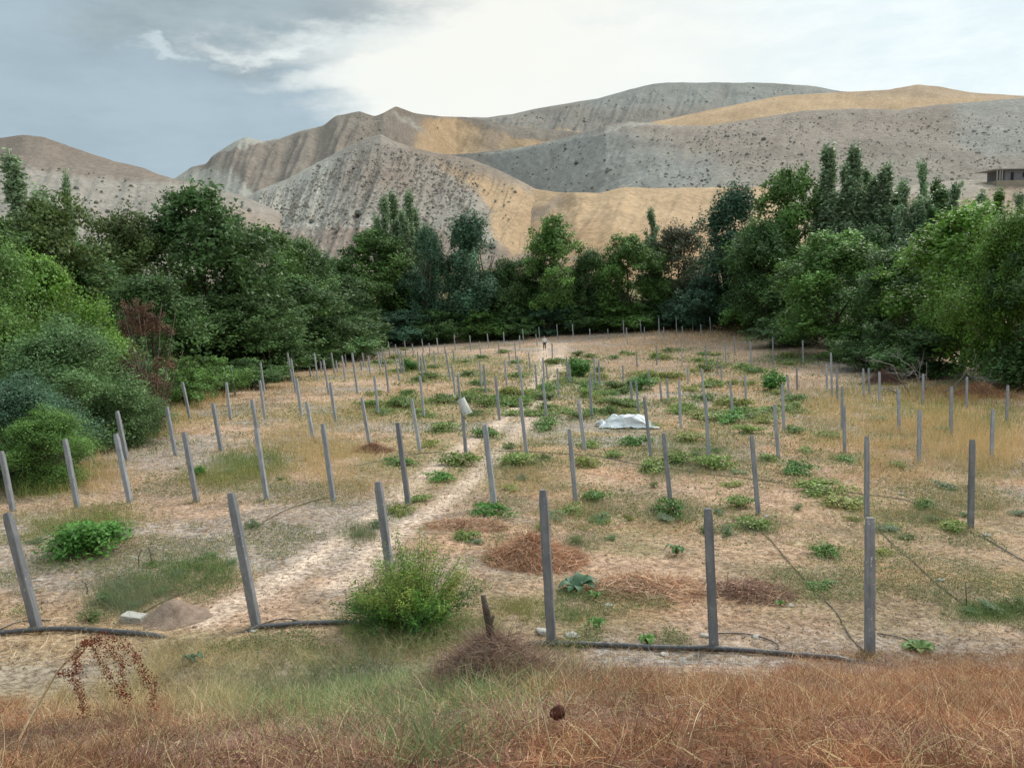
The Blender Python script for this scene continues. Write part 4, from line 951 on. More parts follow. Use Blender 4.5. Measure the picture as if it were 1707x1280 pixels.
# ---- field vegetation (stuff)
def px_scatter(n,x0,x1,y0,y1,rng):
    """points on the ground, even in world area over an image window"""
    out=[]
    px=rng.uniform(x0,x1,n*3); py=rng.uniform(y0,y1,n*3); w=((y1-525)/(py-525))**0  # even in the picture keeps far parts covered
    px=px[:n];py=py[:n]; return at(px,py),px,py
def field_grass():
    rng=np.random.default_rng(121)
    ST=[srgb(200,168,124),srgb(186,152,110),srgb(214,184,140),srgb(170,136,104)]; GO=[srgb(198,168,120),srgb(180,152,108),srgb(208,184,142),srgb(168,158,106)]; OL=[srgb(140,142,78),srgb(164,158,96),srgb(118,128,70)]; GR=[srgb(104,130,72),srgb(126,150,86),srgb(88,116,72)]; GY=[srgb(122,134,96),srgb(146,150,116),srgb(104,118,84)]
    # litter lying on the ground
    P,px,py=px_scatter(115000,-40,1750,560,1110,rng); P=P[P[:,1]>8.3]; P=P[(rutd(P)>.30+.005*P[:,1])|(rng.random(len(P))<.12)]; n=len(P)
    d=rng.normal(size=(n,3)); d[:,2]=np.abs(d[:,2])*.16+.03; d/=np.linalg.norm(d,axis=1)[:,None]
    s=np.clip(P[:,1]/16,.7,3.)
    lit=mkpart(P+np.array([0,0,.01]),d,rng.uniform(.06,.26,n)*s**.6,.0065*s,rng.normal(size=n)*.3,pick(n,ST+[srgb(150,128,108),srgb(226,204,174)],rng,.4),2,.0,rng)
    tag(link('straw_litter',strand_mesh('straw_litter',[lit],STRAW)),'loose straw and cut stems littering the vineyard soil','straw',kind='stuff')
    dry=[];grn=[]
    def patch(cx,cy,rx,ry,n,pal,L0,w,dst,sp=.25):
        a=rng.normal(size=(n,2))*.5; px=cx+a[:,0]*rx; py=cy+a[:,1]*ry
        P=at(px,py); ok=(P[:,1]>8)&(P[:,1]<125); P=P[ok]; k=len(P)
        if not k: return
        m=fbm(P[:,0],P[:,1],.9,3,int(cx)%50)>-.12; P=P[m]; k=len(P)
        sc=np.clip(P[:,1]/22,.8,2.5)
        dst.append(mkpart(P-np.array([0,0,.01]),updirs(k,sp,rng),L0*rng.uniform(.4,1.2,k),w*sc,rng.normal(size=k)*.3,pick(k,pal,rng,.22),3,.1,rng))
    for c in [(235,715,60,30,3500,GO,.55,.008),(335,658,50,25,3500,GO,.7,.009),(300,690,40,20,1500,GO,.5,.008),(60,800,80,35,3500,OL,.5,.008),(150,790,70,35,2500,GO,.45,.008),
              (560,770,90,45,4200,GO,.4,.007),(420,790,90,40,3500,OL,.4,.007),(500,740,110,50,4000,GO,.35,.007),(590,690,140,40,4500,GO,.35,.008),(740,650,120,40,3500,GO,.3,.008),
              (1500,730,160,60,9000,GO,.5,.009),(1620,720,110,50,6000,GO,.6,.009),(1400,680,90,35,4000,GO,.5,.009),(1560,680,140,30,5000,OL,.45,.009),(1660,760,70,50,3000,GO,.6,.009),(1620,660,110,18,3500,[srgb(180,134,92),srgb(160,118,80)],.5,.01),(1480,790,120,30,2200,ST,.35,.007),
              (1200,560,170,18,6000,ST,.5,.016),(1260,545,70,10,2500,GO,.9,.02),(1070,580,160,25,4500,ST,.4,.014),(1150,620,180,30,4500,ST,.35,.011),(880,800,60,30,1800,GO,.25,.006),(920,850,80,40,1800,GO,.25,.006),(1260,650,140,25,2500,ST,.3,.01),(600,620,160,12,2500,GO,.3,.012),(480,650,90,15,2000,ST,.3,.01),(1600,850,120,40,1800,ST,.3,.006),(1350,860,200,60,2200,ST,.2,.006)]:
        patch(*c[:7],c[7],dry)
    for k_ in range(150):
        x_=rng.uniform(330,1650); y_=rng.uniform(575,860); w_=(y_-520)/300
        patch(x_,y_,10+60*w_,5+18*w_,int(90+260*w_),[OL,GO,GY,ST][k_%4],.14+.16*rng.random(),.006+.012*(1-min(1,w_)),grn if k_%2 else dry,.35)
    for c in [(235,985,95,35,2600,GY,.30,.006),(330,955,80,30,3500,GR,.25,.006),(200,1010,60,25,1200,GY,.35,.006),(90,890,110,40,3500,OL,.3,.007),(180,870,90,30,2500,OL,.3,.007),(420,770,70,25,2500,GR,.4,.007),(340,800,60,20,1500,OL,.3,.007),
              (600,890,40,18,1500,GY,.25,.006),(790,895,30,10,1400,GR,.15,.006),(660,850,35,15,1400,GY,.2,.006),(850,780,60,30,2500,GY,.25,.006),(1000,860,70,30,2000,GY,.25,.006),(965,905,50,25,1500,GY,.2,.006),(1120,860,60,25,2500,GY,.3,.006),
              (1160,750,80,25,3500,GR,.25,.006),(1100,790,100,25,2500,GY,.25,.006),(1180,720,90,18,2000,GR,.2,.007),(1270,880,60,20,1500,GY,.2,.006),(1480,880,70,25,1800,GY,.2,.006),(1560,860,120,25,3000,GY,.25,.006),(1660,1020,80,22,3500,GR,.18,.006),(1600,855,70,20,1500,GR,.25,.006),(950,1000,60,20,800,GR,.2,.006),(860,1020,60,25,1600,OL,.22,.005),(960,1030,60,15,800,GR,.2,.006),
              (780,620,160,25,6000,OL,.3,.01),(700,600,120,14,4000,GR,.3,.014),(880,620,60,20,1800,GR,.3,.01),(960,640,80,25,1800,GR,.25,.009),(1050,630,120,20,1800,GY,.3,.01),(1460,655,120,20,2500,OL,.4,.01),(1320,600,70,12,1500,GR,.5,.014),(1660,700,60,25,1500,GR,.5,.009)]:
        patch(*c[:7],c[7],grn,.35)
    for rn_,ls_ in POSTS_ROWS[:3]:
        for q_ in ls_:
            patch(q_[2],q_[3]+3,20,6,90,ST+OL,.13,.007,dry,.5)
    tag(link('field_grass',strand_mesh('field_grass',dry,STRAW)),'standing golden dry grass between the vineyard posts','dry grass',kind='stuff')
    tag(link('green_weeds',strand_mesh('green_weeds',grn,STRAW)),'low grey-green weeds and grass growing between the posts','weeds',kind='stuff')
field_grass()
def clods():
    rng=np.random.default_rng(131); n=15000
    px=rng.uniform(-20,1730,n); py=560+(1120-560)*rng.random(n)**.8; P=at(px,py); ok=(P[:,1]>8.6)&(P[:,1]<110); P=P[ok]; n=len(P)
    s=rng.uniform(.010,.026,n)*(1+1.6*(rng.random(n)<.02))*np.clip(P[:,1]/18,.8,3)
    base=np.array([[1,0,0],[0,1,0],[-1,0,0],[0,-1,0],[0,0,.8],[0,0,-.6]],float)
    V=(base[None]*(.6+.7*rng.random((n,6,1)))+rng.normal(size=(n,6,3))*.2)*s[:,None,None]+P[:,None,:]
    f=np.array([[0,1,4],[1,2,4],[2,3,4],[3,0,4],[1,0,5],[2,1,5],[3,2,5],[0,3,5]]); F=(f[None]+np.arange(n)[:,None,None]*6).reshape(-1,3)
    C=np.repeat(pick(n,[srgb(150,132,116),srgb(126,108,94),srgb(160,144,130),srgb(112,94,80),srgb(138,124,110)],rng),6,axis=0)
    me=mesh_np('clods',V.reshape(-1,3),F,C,False,[rough_mat('clod_earth',(.85,.85,.85),(1.1,1.1,1.1),20.,vcol=True)])
    tag(link('clods',me),'loose earth clods and pebbles strewn over the vineyard soil','gravel',kind='stuff')
clods()
def low_weeds():
    rng=np.random.default_rng(141); N0=30000; px=rng.uniform(-20,1730,N0*3); py=565+(1090-565)*rng.random(N0*3)**.75; P=at(px,py)
    m=(fbm(P[:,0],P[:,1],1.6,4,143)+.35*fbm(P[:,0],P[:,1],8,2,144)>.05)&(P[:,1]>9.5)&(P[:,1]<112)&(rutd(P)>.36+.006*P[:,1]); P=P[m]; n=len(P); k=5
    Q=np.repeat(P,k,axis=0); sc=np.clip(Q[:,1]/20,.7,3.2); Q=Q+rng.normal(size=Q.shape)*np.array([.10,.10,.0])*sc[:,None]; Q[:,2]=ground_z(Q[:,0],Q[:,1])+rng.uniform(.01,.11,len(Q))
    V,F=leaves_np(Q,.045*sc*rng.uniform(.5,1.3,len(Q)),np.tile([0,0,1.],(len(Q),1)),.5,rng=rng); C=pick(len(Q),[srgb(110,124,74),srgb(132,136,84),srgb(94,112,70),srgb(146,140,96)],rng)
    tag(link('low_weeds',mesh_np('low_weeds',V,F,C,False,[STRAW])),'small leafy weeds creeping over the soil in patches','weeds',kind='stuff')
low_weeds()
# ---- vines and bushes
def plant_mesh(name,W_,H_,n,size,seed,aspect=.8,stems=9,flat=1.,pal=NEUT,lob=5):
    rng=np.random.default_rng(seed); T=Tubes(); P=[];C=[]
    tips=[]
    for k in range(stems):
        a=rng.uniform(0,6.28); r=W_*.5*rng.uniform(.25,1); z=H_*rng.uniform(.35,1)*(1-.45*(r/(W_*.5))**2)
        e=np.array([math.cos(a)*r,math.sin(a)*r,z]); m_=e*.55+np.array([0,0,H_*.25]); T.add([(0,0,-.05),m_,e],[.012,.008,.004],5); tips.append((m_,e))
    for k in range(n):
        m_,e=tips[rng.integers(0,stems)]; t=rng.random()**.7; b=(m_*(1-t)+e*t) if rng.random()<.8 else e*t
        P.append(b+rng.normal(size=3)*np.array([W_*.09,W_*.09,H_*.10]))
    P=np.array(P); P[:,2]=np.maximum(P[:,2],.02)
    C=np.tile(rng.uniform(.7,1.35,(len(P),1)),(1,3))*rng.uniform(.9,1.1,(len(P),3))
    Nn=P/np.linalg.norm(P,axis=1)[:,None]+np.array([0,0,.8])
    V,F=leaves_np(P,size*rng.uniform(.6,1.25,len(P)),Nn,aspect,rng=rng)
    return mesh_np(name+'_leaves',V,F,C),T.mesh(name+'_stem',BARK)
VINE=[plant_mesh('vine',1.3,.52,900,.08,200+i,.9,13) for i in range(4)]
for v in VINE: v[0].materials.append(LEAF['vine'])
TUFT=[plant_mesh('weed',1.,.42,1300,.055,220+i,.45,14) for i in range(2)]
for v in TUFT: v[0].materials.append(LEAF['sage'])
def plant(pr,px,py,wpx,leaf,name,label,cat,grp,hs=1.,an=0.):
    p=at1(px,py); dep=p.y; w=wpx*dep/FPX
    t=thing(name,p,label,cat,grp,rz=random.uniform(0,6.28)); e_=1+random.uniform(-an,an); t.scale=(w*e_,w/e_,max(.35,w*.85)*hs)
    a=link('leaves',pr[0],t); link('stem',pr[1],t); a.material_slots[0].link='OBJECT'; a.material_slots[0].material=LEAF[leaf]; return t
VL=[(742,718,52,'left of the upturned bucket post'),(717,745,28,'small one just below the bucket post vines'),(664,774,48,'at the foot of the seventh second row post'),(766,775,54,'between the two wheel tracks by the bucket post'),(730,800,46,'between the wheel tracks, nearer the camera'),(699,836,38,'right of the seventh second row post'),
(669,856,42,'greyish one nearest the big bush, in the track'),(810,728,46,'between the tracks right of the bucket post'),(849,692,32,'between the tracks by a fourth row post'),(872,674,34,'far between the tracks'),(886,658,30,'farther still between the tracks'),(922,680,24,'upright narrow one right of the track'),(908,716,48,'broad one right of the right wheel track'),(861,776,58,'greyish one in front of a third row post'),
(822,858,62,'at the foot of the eighth second row post'),(779,898,42,'low tuft beside the thin pale straw'),(978,776,44,'left of the tall middle weeds'),(991,834,50,'yellow-green one right of the ninth second row post'),(954,855,40,'at the foot of the ninth second row post'),(1061,742,42,'below the white tarp'),(1091,786,58,'broad one left of the tenth second row post'),(1001,672,34,'left above the white tarp'),(1118,858,60,'greyish one at the foot of the tenth second row post'),(1128,772,52,'behind the tenth second row post'),
(1214,704,52,'in the diagonal line right of a third row post'),(1247,722,40,'lower in the diagonal vine line'),(1185,690,36,'upper end of the diagonal vine line'),(1324,722,34,'at the edge of the golden grass'),(1284,768,34,'left of a third row post on the right'),(1328,790,58,'middle of the long vine line on the right'),(1371,822,70,'largest of the long vine line on the right'),(1404,846,62,'lower end of the long vine line'),(1538,848,36,'right of the grey stone'),(1234,845,50,'left of the eleventh second row post'),(1414,770,40,'at the foot of the fourteenth third row post'),(1590,885,46,'left of the last second row post'),(1475,925,28,'just right of the last front post'),
(1374,926,48,'yellowish one left of the last front post'),(1251,880,60,'at the foot of the eleventh second row post'),(1368,980,44,'low bright one beside the running hose'),(1190,780,58,'right of the white stone'),(1150,735,52,'right of the white tarp'),(1080,712,34,'touching the right end of the white tarp'),(800,655,32,'far left of the footpath'),(985,690,30,'behind the white tarp on the left'),(1130,690,34,'behind the white tarp on the right'),(1050,690,30,'directly behind the white tarp')]
for i,(x,y,w,lab) in enumerate(VL):
    lf=['vine','gold','mid','vine','fresh'][i%5]
    plant(VINE[i%4],x,y,w,lf,'grape_vine','young sprawling grape vine '+lab,'vine','young grape vines on the ground',random.uniform(.6,1.15),.35)
rng=np.random.default_rng(9)
fv=[]
for k in range(120):
    x=rng.uniform(620,1330); y=rng.uniform(583,700)
    if abs(x-(905+(y-600)*-.3))<14: x+=30
    fv.append((x,y,rng.uniform(16,30)*(y-530)/110+6))
for i,(x,y,w) in enumerate(fv):
    plant(VINE[i%4],x,y,w,['vine','olive','mid','gold'][i%4],'grape_vine','small young grape vine in the far rows '+('left' if x<905 else 'right')+' of the footpath','vine','young grape vines on the ground',rng.uniform(.5,1.2),.3)
EX=[]
for k in range(46):
    x=rng.uniform(840,1600); y=rng.uniform(700,900)
    if min(abs(x-a)+1.6*abs(y-b) for a,b,*_ in VL+EX)>42: EX.append((x,y,rng.uniform(16,40)))
for i,(x,y,w) in enumerate(EX): plant(VINE[i%4],x,y,w,['olive','gold','sage','vine'][i%4],'grape_vine','small withering grape vine on the near soil right of the footpath','vine','young grape vines on the ground',rng.uniform(.5,.9),.4)
TS=[(200,985),(235,975),(270,990),(300,960),(330,950),(180,1005),(225,1012),(255,945),(350,930),(385,940),(600,892),(625,880),(795,905),(960,905),(1000,870),(1110,868),(1090,812),(1160,760),(1480,885),(1560,870),(1610,862),(1650,1020),(1690,1015),(1620,1022),(870,800),(885,775),(60,905),(200,900),(430,785),(470,800),(380,790),(545,760),(1020,900),(930,870),(1330,850),(1210,890),(1700,860),(150,1035),(420,880)]
for i,(x,y) in enumerate(TS): plant(TUFT[i%2],x,y,rng.uniform(30,62)*(y-500)/430,['sage','olive','silver'][i%3],'weed_tuft','small grey-green leafy weed tuft spread low on the soil','weed','grey-green weed tufts',rng.uniform(.6,1.3),.3)
def vine_weeds():
    rng=np.random.default_rng(151); A=[(a,b) for a,b,*_ in VL+EX+fv]; C0=at([a for a,b in A],[b for a,b in A]); Q=[]
    for i,c in enumerate(C0):
        n=int(rng.integers(90,330)); sp=.38+.016*c[1]; a=rng.uniform(-.5,.5)+1.25   # patches stretched along the rows
        u=rng.normal(size=n)*sp*1.6; v=rng.normal(size=n)*sp*.6
        Q.append(np.stack([c[0]+u*math.cos(a)-v*math.sin(a),c[1]+u*math.sin(a)+v*math.cos(a),0*u],-1))
    Q=np.concatenate(Q); Q=Q[(rutd(Q)>.3)&(Q[:,1]>9.6)]; sc=np.clip(Q[:,1]/20,.7,3.0); Q[:,2]=ground_z(Q[:,0],Q[:,1])+rng.uniform(.01,.2,len(Q))**1.3
    V,F=leaves_np(Q,.065*sc*rng.uniform(.5,1.4,len(Q)),np.tile([0,0,1.],(len(Q),1)),.6,rng=rng)
    tag(link('creeping_weeds',mesh_np('creeping_weeds',V,F,pick(len(Q),[srgb(116,136,74),srgb(140,146,86),srgb(94,118,68),srgb(158,150,98),srgb(128,142,100)],rng,.3),False,[STRAW])),'loose strips of low creeping weeds around the vines','weeds',kind='stuff')
vine_weeds()
# bigger individual bushes in the field
BUSH=[('round',966,628,38,1.15,'dark round green bush beside the footpath in the middle of the rows','fresh'),('round',1288,652,40,1.15,'bright round bush at the right of the middle rows','fresh'),('round',1064,650,44,.75,'low green bush left of the bright round bush','fresh'),('round',684,618,24,1.1,'small green bush among the far left posts','fresh'),('round',332,796,22,1.3,'small upright green sapling behind a second row post','fresh')]
RB=plant_mesh('round_bush',1.,.85,2600,.085,300,.6,26); RB[0].materials.append(LEAF['fresh'])
for _,x,y,w,hs,lab,lf in BUSH: plant(RB,x,y,w*1.15,lf,'bush',lab,'bush','round green bushes in the field',hs)
LB=plant_mesh('leafy_shrub',1.,.55,3400,.075,301,.42,34); LB[0].materials.append(LEAF['fresh'])
t=plant(LB,150,925,135,'fresh','leafy_shrub','bright green glossy shrub behind the leaning front left post','shrub',None,1.0)
# big weed bush hiding the third front post
def big_bush():
    c=at1(690,1062); rng=np.random.default_rng(310); c=c+Vector((0,.35,0))
    th=thing('weed_bush',c,'big wispy green bush growing around the third front post','bush')
    T=Tubes(); P=[];C=[]; W_=.95; H_=1.25
    g1=np.array(srgb(98,144,58)); g2=np.array(srgb(150,158,76)); g3=np.array(srgb(64,96,60))
    for k in range(190):
        a=rng.uniform(0,6.28); r=W_*math.sqrt(rng.random()); r*=rng.choice([1,1,1,1.25]); e=np.array([math.cos(a)*r-.08,math.sin(a)*r*.75,H_*rng.uniform(.25,1.12)*(1-.45*min(1,r/W_)**2)*(1+.22*math.sin(a*3+1))])
        b=e*np.array([.25,.25,0]); m_=(b+e)/2+np.array([0,0,.12]); T.add([b,m_,e],[.006,.004,.002],4)
        n=int(rng.integers(60,200)); t=rng.random(n)**.75; q=((1-t)**2)[:,None]*b+(2*t*(1-t))[:,None]*m_+(t**2)[:,None]*e+rng.normal(size=(n,3))*.045
        tone=rng.uniform(.75,1.25); f=rng.random()
        base=(g1*(1-f)+g2*f) if e[2]>.6 else (g3*(1-f)+g1*f)
        P.append(q); C.append(np.tile(base*tone,(n,1))*rng.uniform(.8,1.2,(n,1)))
    P=np.concatenate(P);C=np.concatenate(C); P[:,2]=np.maximum(P[:,2],.01)
    V,F=leaves_np(P,.042*rng.uniform(.6,1.3,len(P)),P/np.linalg.norm(P,axis=1)[:,None],.4,rng=rng)
    me=mesh_np('weed_bush_leaves',V,F,C,False,[STRAW]); link('leaves',me,th); link('stem',T.mesh('weed_bush_stems',rough_mat('green_stem',srgb(96,110,60),srgb(120,120,74),9.)),th)
    n=2600; a=rng.uniform(0,6.28,n); r=1.15*np.sqrt(rng.random(n)); q=np.stack([np.cos(a)*r+.1,np.sin(a)*r*.6-.25,0*r],-1); q[:,2]=ground_z(q[:,0]+c.x,q[:,1]+c.y)-c.z
    link('grass_blades',strand_mesh('bush_grass',[mkpart(q,updirs(n,.5,rng),rng.uniform(.15,.6,n),.006,rng.normal(size=n)*.6,pick(n,[srgb(150,160,100),srgb(176,170,116),srgb(120,138,84)],rng),5,.45,rng)],STRAW),th)
big_bush()
# broad-leaved weeds
def broad_leaf(px,py,wpx,n,label,leaf,seed,up=.4):
    p=at1(px,py); w=wpx*p.y/FPX; rng=np.random.default_rng(seed); Vs=[];Fs=[];o=0
    for k in range(n):
        a=6.28*k/n+rng.uniform(-.3,.3); L_=w*.5*rng.uniform(.7,1.1); u=np.array([math.cos(a),math.sin(a),0]); s=np.array([-u[1],u[0],0]); 
        for i,t in enumerate(np.linspace(0,1,7)):
            c=u*L_*t+np.array([0,0,up*L_*math.sin(t*2.6)+.02]); wd=L_*.28*math.sin(min(1,t*.9+.08)*3.0)+.004
            Vs+=[c-s*wd+np.array([0,0,.15*wd]),c-np.array([0,0,.25*wd]),c+s*wd+np.array([0,0,.15*wd])+rng.normal(size=3)*.01]
        for i in range(6):
            b=o+i*3; Fs+=[(b,b+1,b+4,b+3),(b+1,b+2,b+5,b+4)]
        o+=21
    C=np.tile(rng.uniform(.8,1.2,(len(Vs),1)),(1,3))
    me=mesh_np('broad_leaf_weed',np.array(Vs),np.array(Fs),C,True,[LEAF[leaf]]); tag(link('broad_leaf_weed',me,loc=p),label,'weed','broad-leaved weeds on the bare soil')
broad_leaf(960,985,75,9,'large rhubarb-like weed right of the fourth front post','blue',1,.5)
broad_leaf(1128,925,40,6,'curled grey-green weed left of the fifth front post','silver',2,.8)
broad_leaf(995,1048,36,9,'small star-shaped weed behind the black pipe','mid',3,.8)
broad_leaf(1080,1076,38,8,'leafy weed touching the black pipe','mid',4,.9)
broad_leaf(1530,1082,62,10,'flat green weed right of the last front post','mid',5,.25)
broad_leaf(992,1000,26,7,'dark upright weed beside the rhubarb-like weed','mid',6,1.)
broad_leaf(1300,1010,24,6,'tiny weed between the last two front posts','mid',7,.6)
broad_leaf(320,1108,38,6,'dark pointed weed at the top of the bank on the left','blue',8,.9)
# ---- dead dock plant in the left foreground
def dock():
    dp=6.3; A=lambda x,y,q=dp:np.array(rays(x,y)*q)
    root=at1(30,1235); T=Tubes(); base=np.array(root); 
    th=thing('dead_dock_plant',root,'dead dock plant with rust brown seed heads on arching pale stems, left foreground','plant')
    mainp=[(60,1180),(95,1120),(135,1075),(160,1068)]
    st=[base*0+0]; path=[np.zeros(3)]+[A(*q)-base for q in mainp]; T.add(path,[.011,.010,.008,.006,.004],7)
    arcs=[[(135,1075),(150,1070),(165,1095),(180,1125),(200,1155),(215,1162)],[(135,1075),(170,1060),(205,1072),(228,1095),(240,1125),(256,1140),(254,1178)],[(95,1120),(115,1122),(128,1135),(135,1160),(140,1185)],[(160,1068),(185,1085),(205,1105),(205,1140)],[(135,1080),(125,1100),(128,1120)]]
    P=[];rng=np.random.default_rng(3)
    for arc in arcs:
        q=[A(x,y,dp+rng.uniform(-.1,.1))-base for x,y in arc]; T.add(q,[.004]*len(q),5)
        for a,b in zip(q[:-1],q[1:]):
            for k in range(110): P.append(a+(b-a)*rng.random()+rng.normal(size=3)*.018)
        for a in q[1:]:
            for k in range(40): P.append(a+rng.normal(size=3)*.03)
    P=np.array(P); V,F=leaves_np(P,.014*rng.uniform(.6,1.4,len(P)),None,.8,rng=rng)
    C=pick(len(P),[srgb(122,58,42),srgb(96,46,36),srgb(150,80,56)],rng)
    link('stem',T.mesh('dock_stem',rough_mat('pale_stalk',srgb(206,182,142),srgb(180,152,116),10.)),th)
    link('seed_heads',mesh_np('dock_seeds',V,F,C,False,[STRAW]),th)
dock()
# dark clod/cone on the bank
p=at1(930,1212); o=link('stone',SM[2],loc=p+Vector((0,0,.09))); o.scale=(.045,.04,.045); tag(o,'rust brown lump sitting in the dry grass in front','stone'); 
lm=SM[2].copy(); lm.materials.clear(); lm.materials.append(rough_mat('rusty_clod',srgb(134,84,66),srgb(104,64,52),14.,bump=1.)); o.data=lm
# ---- dry twigs planted in the soil
def twig(px,py,hpx,label,seed):
    p=at1(px,py); h=hpx*p.y/FPX; rng=np.random.default_rng(seed); T=Tubes()
    T.add([(0,0,-.05),(rng.uniform(-.03,.03),0,h*.5),(rng.uniform(-.08,.08),0,h)],[.012,.009,.006],6)
    for k in range(3): a=rng.uniform(-1,1); z=h*rng.uniform(.5,.95); T.add([(0,0,z),(a*.12,rng.uniform(-.05,.05),z+.05)],[.006,.003],5)
    tag(link('twig',T.mesh('twig',BARK),loc=p),label,'twig','short bare vine shoots')
twig(232,945,32,'bare dark shoot behind the bright green shrub',1); twig(254,942,34,'forked bare shoot right behind the grey-green weeds',2); twig(1612,1012,48,'dark crooked shoot where the thin hose ends on the right',3); twig(144,990,22,'short bare shoot left of the grey-green weeds',4)
# ---- bleached dead branches at the right
def dead_branches():
    base=at1(1565,668); dep=base.y+3; th=thing('dead_branches',(base.x,base.y+2.5,float(ground_z(base.x,base.y+2.5))),'bleached fallen dead branches below the dark trees on the right','branch'); b0=np.array(th.location); rng=np.random.default_rng(8)
    T=Tubes()
    def br(p,d,L_,r,depth):
        pts=[p]; q=p.copy(); dd=d.copy()
        for k in range(5):
            dd=dd+rng.normal(size=3)*.22; dd/=np.linalg.norm(dd); q=q+dd*L_/5; pts.append(q.copy())
        T.add(pts,[r*(1-.14*i) for i in range(6)],5)
        if depth>0:
            for k in range(3): i=rng.integers(2,6); nd_=dd+rng.normal(size=3)*.7; nd_/=np.linalg.norm(nd_); br(pts[i],nd_,L_*.6,r*.5,depth-1)
    bw=rough_mat('bleached_wood',srgb(150,142,138),srgb(120,112,108),8.)
    for x,z,d,L_ in ((-.5,.3,(-.3,-.1,1),2.6),(.3,.2,(.5,-.2,.6),2.2),(-1.2,.2,(-.5,-.2,.5),1.8),(1.6,.2,(.8,-.2,.25),2.2),(.6,.4,(-.6,-.2,.8),2.2),(2.6,.1,(.9,0,.2),1.8)):
        T.__init__(); v=np.array(d,float); v/=np.linalg.norm(v); br(np.array([x,0,z]),v,L_,.045,3); link('branch',T.mesh('dead_branch',bw),th)
dead_branches()
# brown brush piles at the right tree edge
pile(1470,640,1.8,.9,.8,2600,[srgb(120,86,74),srgb(96,70,62),srgb(146,106,88),srgb(100,76,66)],191,'brush_pile','dark reddish brush pile under the right-hand trees','brush')
pile(1630,662,2.6,.9,.8,3200,[srgb(164,120,88),srgb(136,98,74),srgb(180,140,104),srgb(130,96,74)],192,'brush_pile','long rusty pile of dry brush below the yellow-green tree','brush')
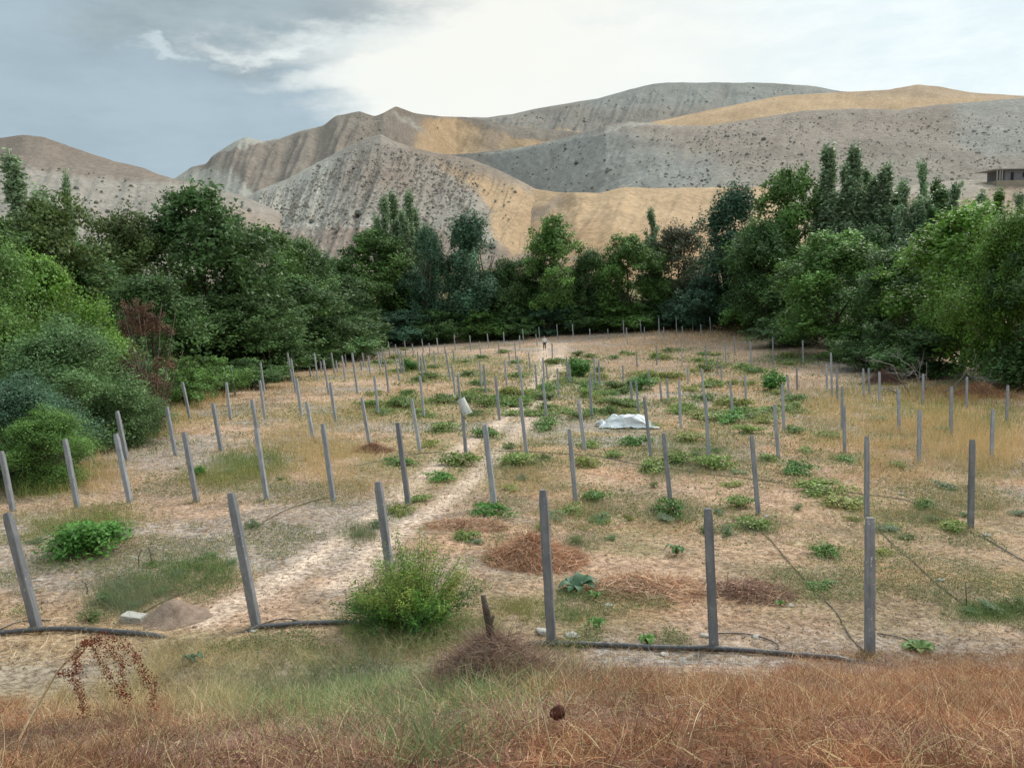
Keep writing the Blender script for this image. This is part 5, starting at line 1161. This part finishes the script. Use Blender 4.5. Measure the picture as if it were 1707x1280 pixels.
# ---- person
def skin_body(name,joints,edges,m,sub=1):
    me=bpy.data.meshes.new(name); me.from_pydata([j[0] for j in joints],edges,[]); o=bpy.data.objects.new(name,me); COL.objects.link(o)
    sk_=o.modifiers.new('skin','SKIN'); sk_.use_smooth_shade=True
    for i,j in enumerate(joints):
        v=me.skin_vertices[0].data[i]; v.radius=j[1] if isinstance(j[1],tuple) else (j[1],j[1]); v.use_root=(i==0)
    ss=o.modifiers.new('sub','SUBSURF'); ss.levels=sub; ss.render_levels=sub+1
    me.materials.append(m); return o
def person():
    p=at1(908,583); th=thing('person',p,'person in a white shirt and dark trousers walking away on the far footpath','person',rz=0.1)
    skin=rough_mat('skin',srgb(150,110,86),srgb(164,122,98),5.,rough=.6,bump=.05)
    J=[((0,0,.90),(.13,.10)),((0,.02,1.08),(.125,.10)),((0,.05,1.28),(.15,.11)),((0,.07,1.41),(.07,.06)),((0,.10,1.50),(.05,.05)),((0,.13,1.60),(.078,.095)),((0,.135,1.68),(.06,.075)),
       ((-.17,.06,1.37),.055),((-.24,.04,1.12),.043),((-.22,.14,.90),.032),((-.22,.17,.82),(.022,.035)),
       ((.17,.06,1.37),.055),((.25,.0,1.12),.043),((.25,.02,.88),.032),((.25,.04,.80),(.022,.035)),
       ((-.09,0,.84),.085),((-.09,.14,.48),.058),((-.09,.06,.09),.042),((-.09,.18,.04),(.04,.03)),
       ((.09,0,.84),.085),((.09,-.02,.48),.058),((.09,-.22,.14),.042),((.09,-.16,.05),(.04,.03))]
    E=[(0,1),(1,2),(2,3),(3,4),(4,5),(5,6),(3,7),(7,8),(8,9),(9,10),(3,11),(11,12),(12,13),(13,14),(0,15),(15,16),(16,17),(17,18),(0,19),(19,20),(20,21),(21,22)]
    # fingers
    for h,s in ((10,-1),(14,1)):
        hp=Vector(J[h][0])
        for f,(dy,l) in enumerate(((-.024,.075),(-.008,.085),(.008,.08),(.024,.062))):
            J.append(((hp.x+s*.0,hp.y+dy,hp.z-.045),.009)); J.append(((hp.x-s*.015,hp.y+dy+.008,hp.z-.045-l),.007)); E+= [(h,len(J)-2),(len(J)-2,len(J)-1)]
        J.append(((hp.x-s*.02,hp.y+.045,hp.z-.02),.010)); E.append((h,len(J)-1))
    b=skin_body('body',J,E,skin,1); b.parent=th
    WH=rough_mat('white_cotton',srgb(214,218,220),srgb(196,200,204),6.,rough=.8); DK=rough_mat('dark_cloth',srgb(58,46,42),srgb(40,34,34),6.,rough=.9)
    s=[((0,.01,.86),(.22,.17)),((0,.03,1.08),(.21,.16)),((0,.06,1.28),(.21,.16)),((0,.07,1.41),(.09,.08)),((-.18,.06,1.36),.078),((-.25,.04,1.12),.062),((-.23,.12,.96),.05),((.18,.06,1.36),.078),((.26,0,1.12),.062),((.26,.02,.94),.05)]
    o=skin_body('shirt',s,[(0,1),(1,2),(2,3),(3,4),(4,5),(5,6),(3,7),(7,8),(8,9)],WH); o.parent=th
    s=[((0,0,.90),(.15,.12)),((-.09,0,.82),.105),((-.09,.14,.48),.08),((-.09,.07,.14),.062),((.09,0,.82),.105),((.09,-.02,.48),.08),((.09,-.20,.18),.062)]
    o=skin_body('trousers',s,[(0,1),(1,2),(2,3),(0,4),(4,5),(5,6)],DK); o.parent=th
    s=[((0,.115,1.64),(.088,.105)),((0,.125,1.71),(.07,.085))]
    o=skin_body('cap',s,[(0,1)],WH); o.parent=th
    for x,y in ((-.09,.10),(.09,-.20)):
        V=skin_body('shoe',[((x,y-.02,.05),(.05,.05)),((x,y+.10,.035),(.045,.035))],[(0,1)],DK,1); V.parent=th
person()
# ---- hillside building
def box(bm,x0,x1,y0,y1,z0,z1):
    v=[bm.verts.new(c) for c in ((x0,y0,z0),(x1,y0,z0),(x1,y1,z0),(x0,y1,z0),(x0,y0,z1),(x1,y0,z1),(x1,y1,z1),(x0,y1,z1))]
    for f in ((3,2,1,0),(4,5,6,7),(0,1,5,4),(1,2,6,5),(2,3,7,6),(3,0,4,7)): bm.faces.new([v[i] for i in f])
def bmo(name,m,parent,*bx):
    bm=bmesh.new()
    for b in bx: box(bm,*b)
    bmesh.ops.bevel(bm,geom=list(bm.edges),offset=.02,segments=1)
    me=bpy.data.meshes.new(name); bm.to_mesh(me); bm.free(); me.materials.append(m); return link(name,me,parent)
def building():
    D=341; p=Vector(rays(1658,302)); p=p/p.y*D
    cw=rough_mat('grey_plaster',srgb(112,110,112),srgb(128,124,122),.8,bump=.1); lt=rough_mat('pale_concrete_roof',srgb(176,170,160),srgb(160,154,146),.8,bump=.1); dkk=rough_mat('dark_opening',srgb(40,40,46),srgb(50,50,54),1.); er=rough_mat('earth_terrace',srgb(136,128,112),srgb(156,142,122),.4,bump=.5,bscale=2.)
    th=thing('building',p,'flat-roofed unfinished building with porch columns on the hillside at the right edge','building',rz=R(6)); th.scale=(1.34,1.34,1.34)
    bmo('wall',cw,th,(3.4,16,0,8,0,3.35)); bmo('roof',lt,th,(-.9,16.6,-1.6,8.4,3.38,3.62)); bmo('foundation',er,th,(-.3,17,-1.3,9,-2.4,-.02))
    for x in (0.,.95,1.7): bmo('column',lt,th,(x-.11,x+.11,-1.1,-.88,0,3.36))
    bmo('door',dkk,th,(5.4,6.4,-.05,.1,0,2.6)); bmo('window',dkk,th,(9.5,11.2,-.05,.1,1.,2.5)); bmo('window',dkk,th,(13,14.4,-.05,.1,1.,2.5))
building()
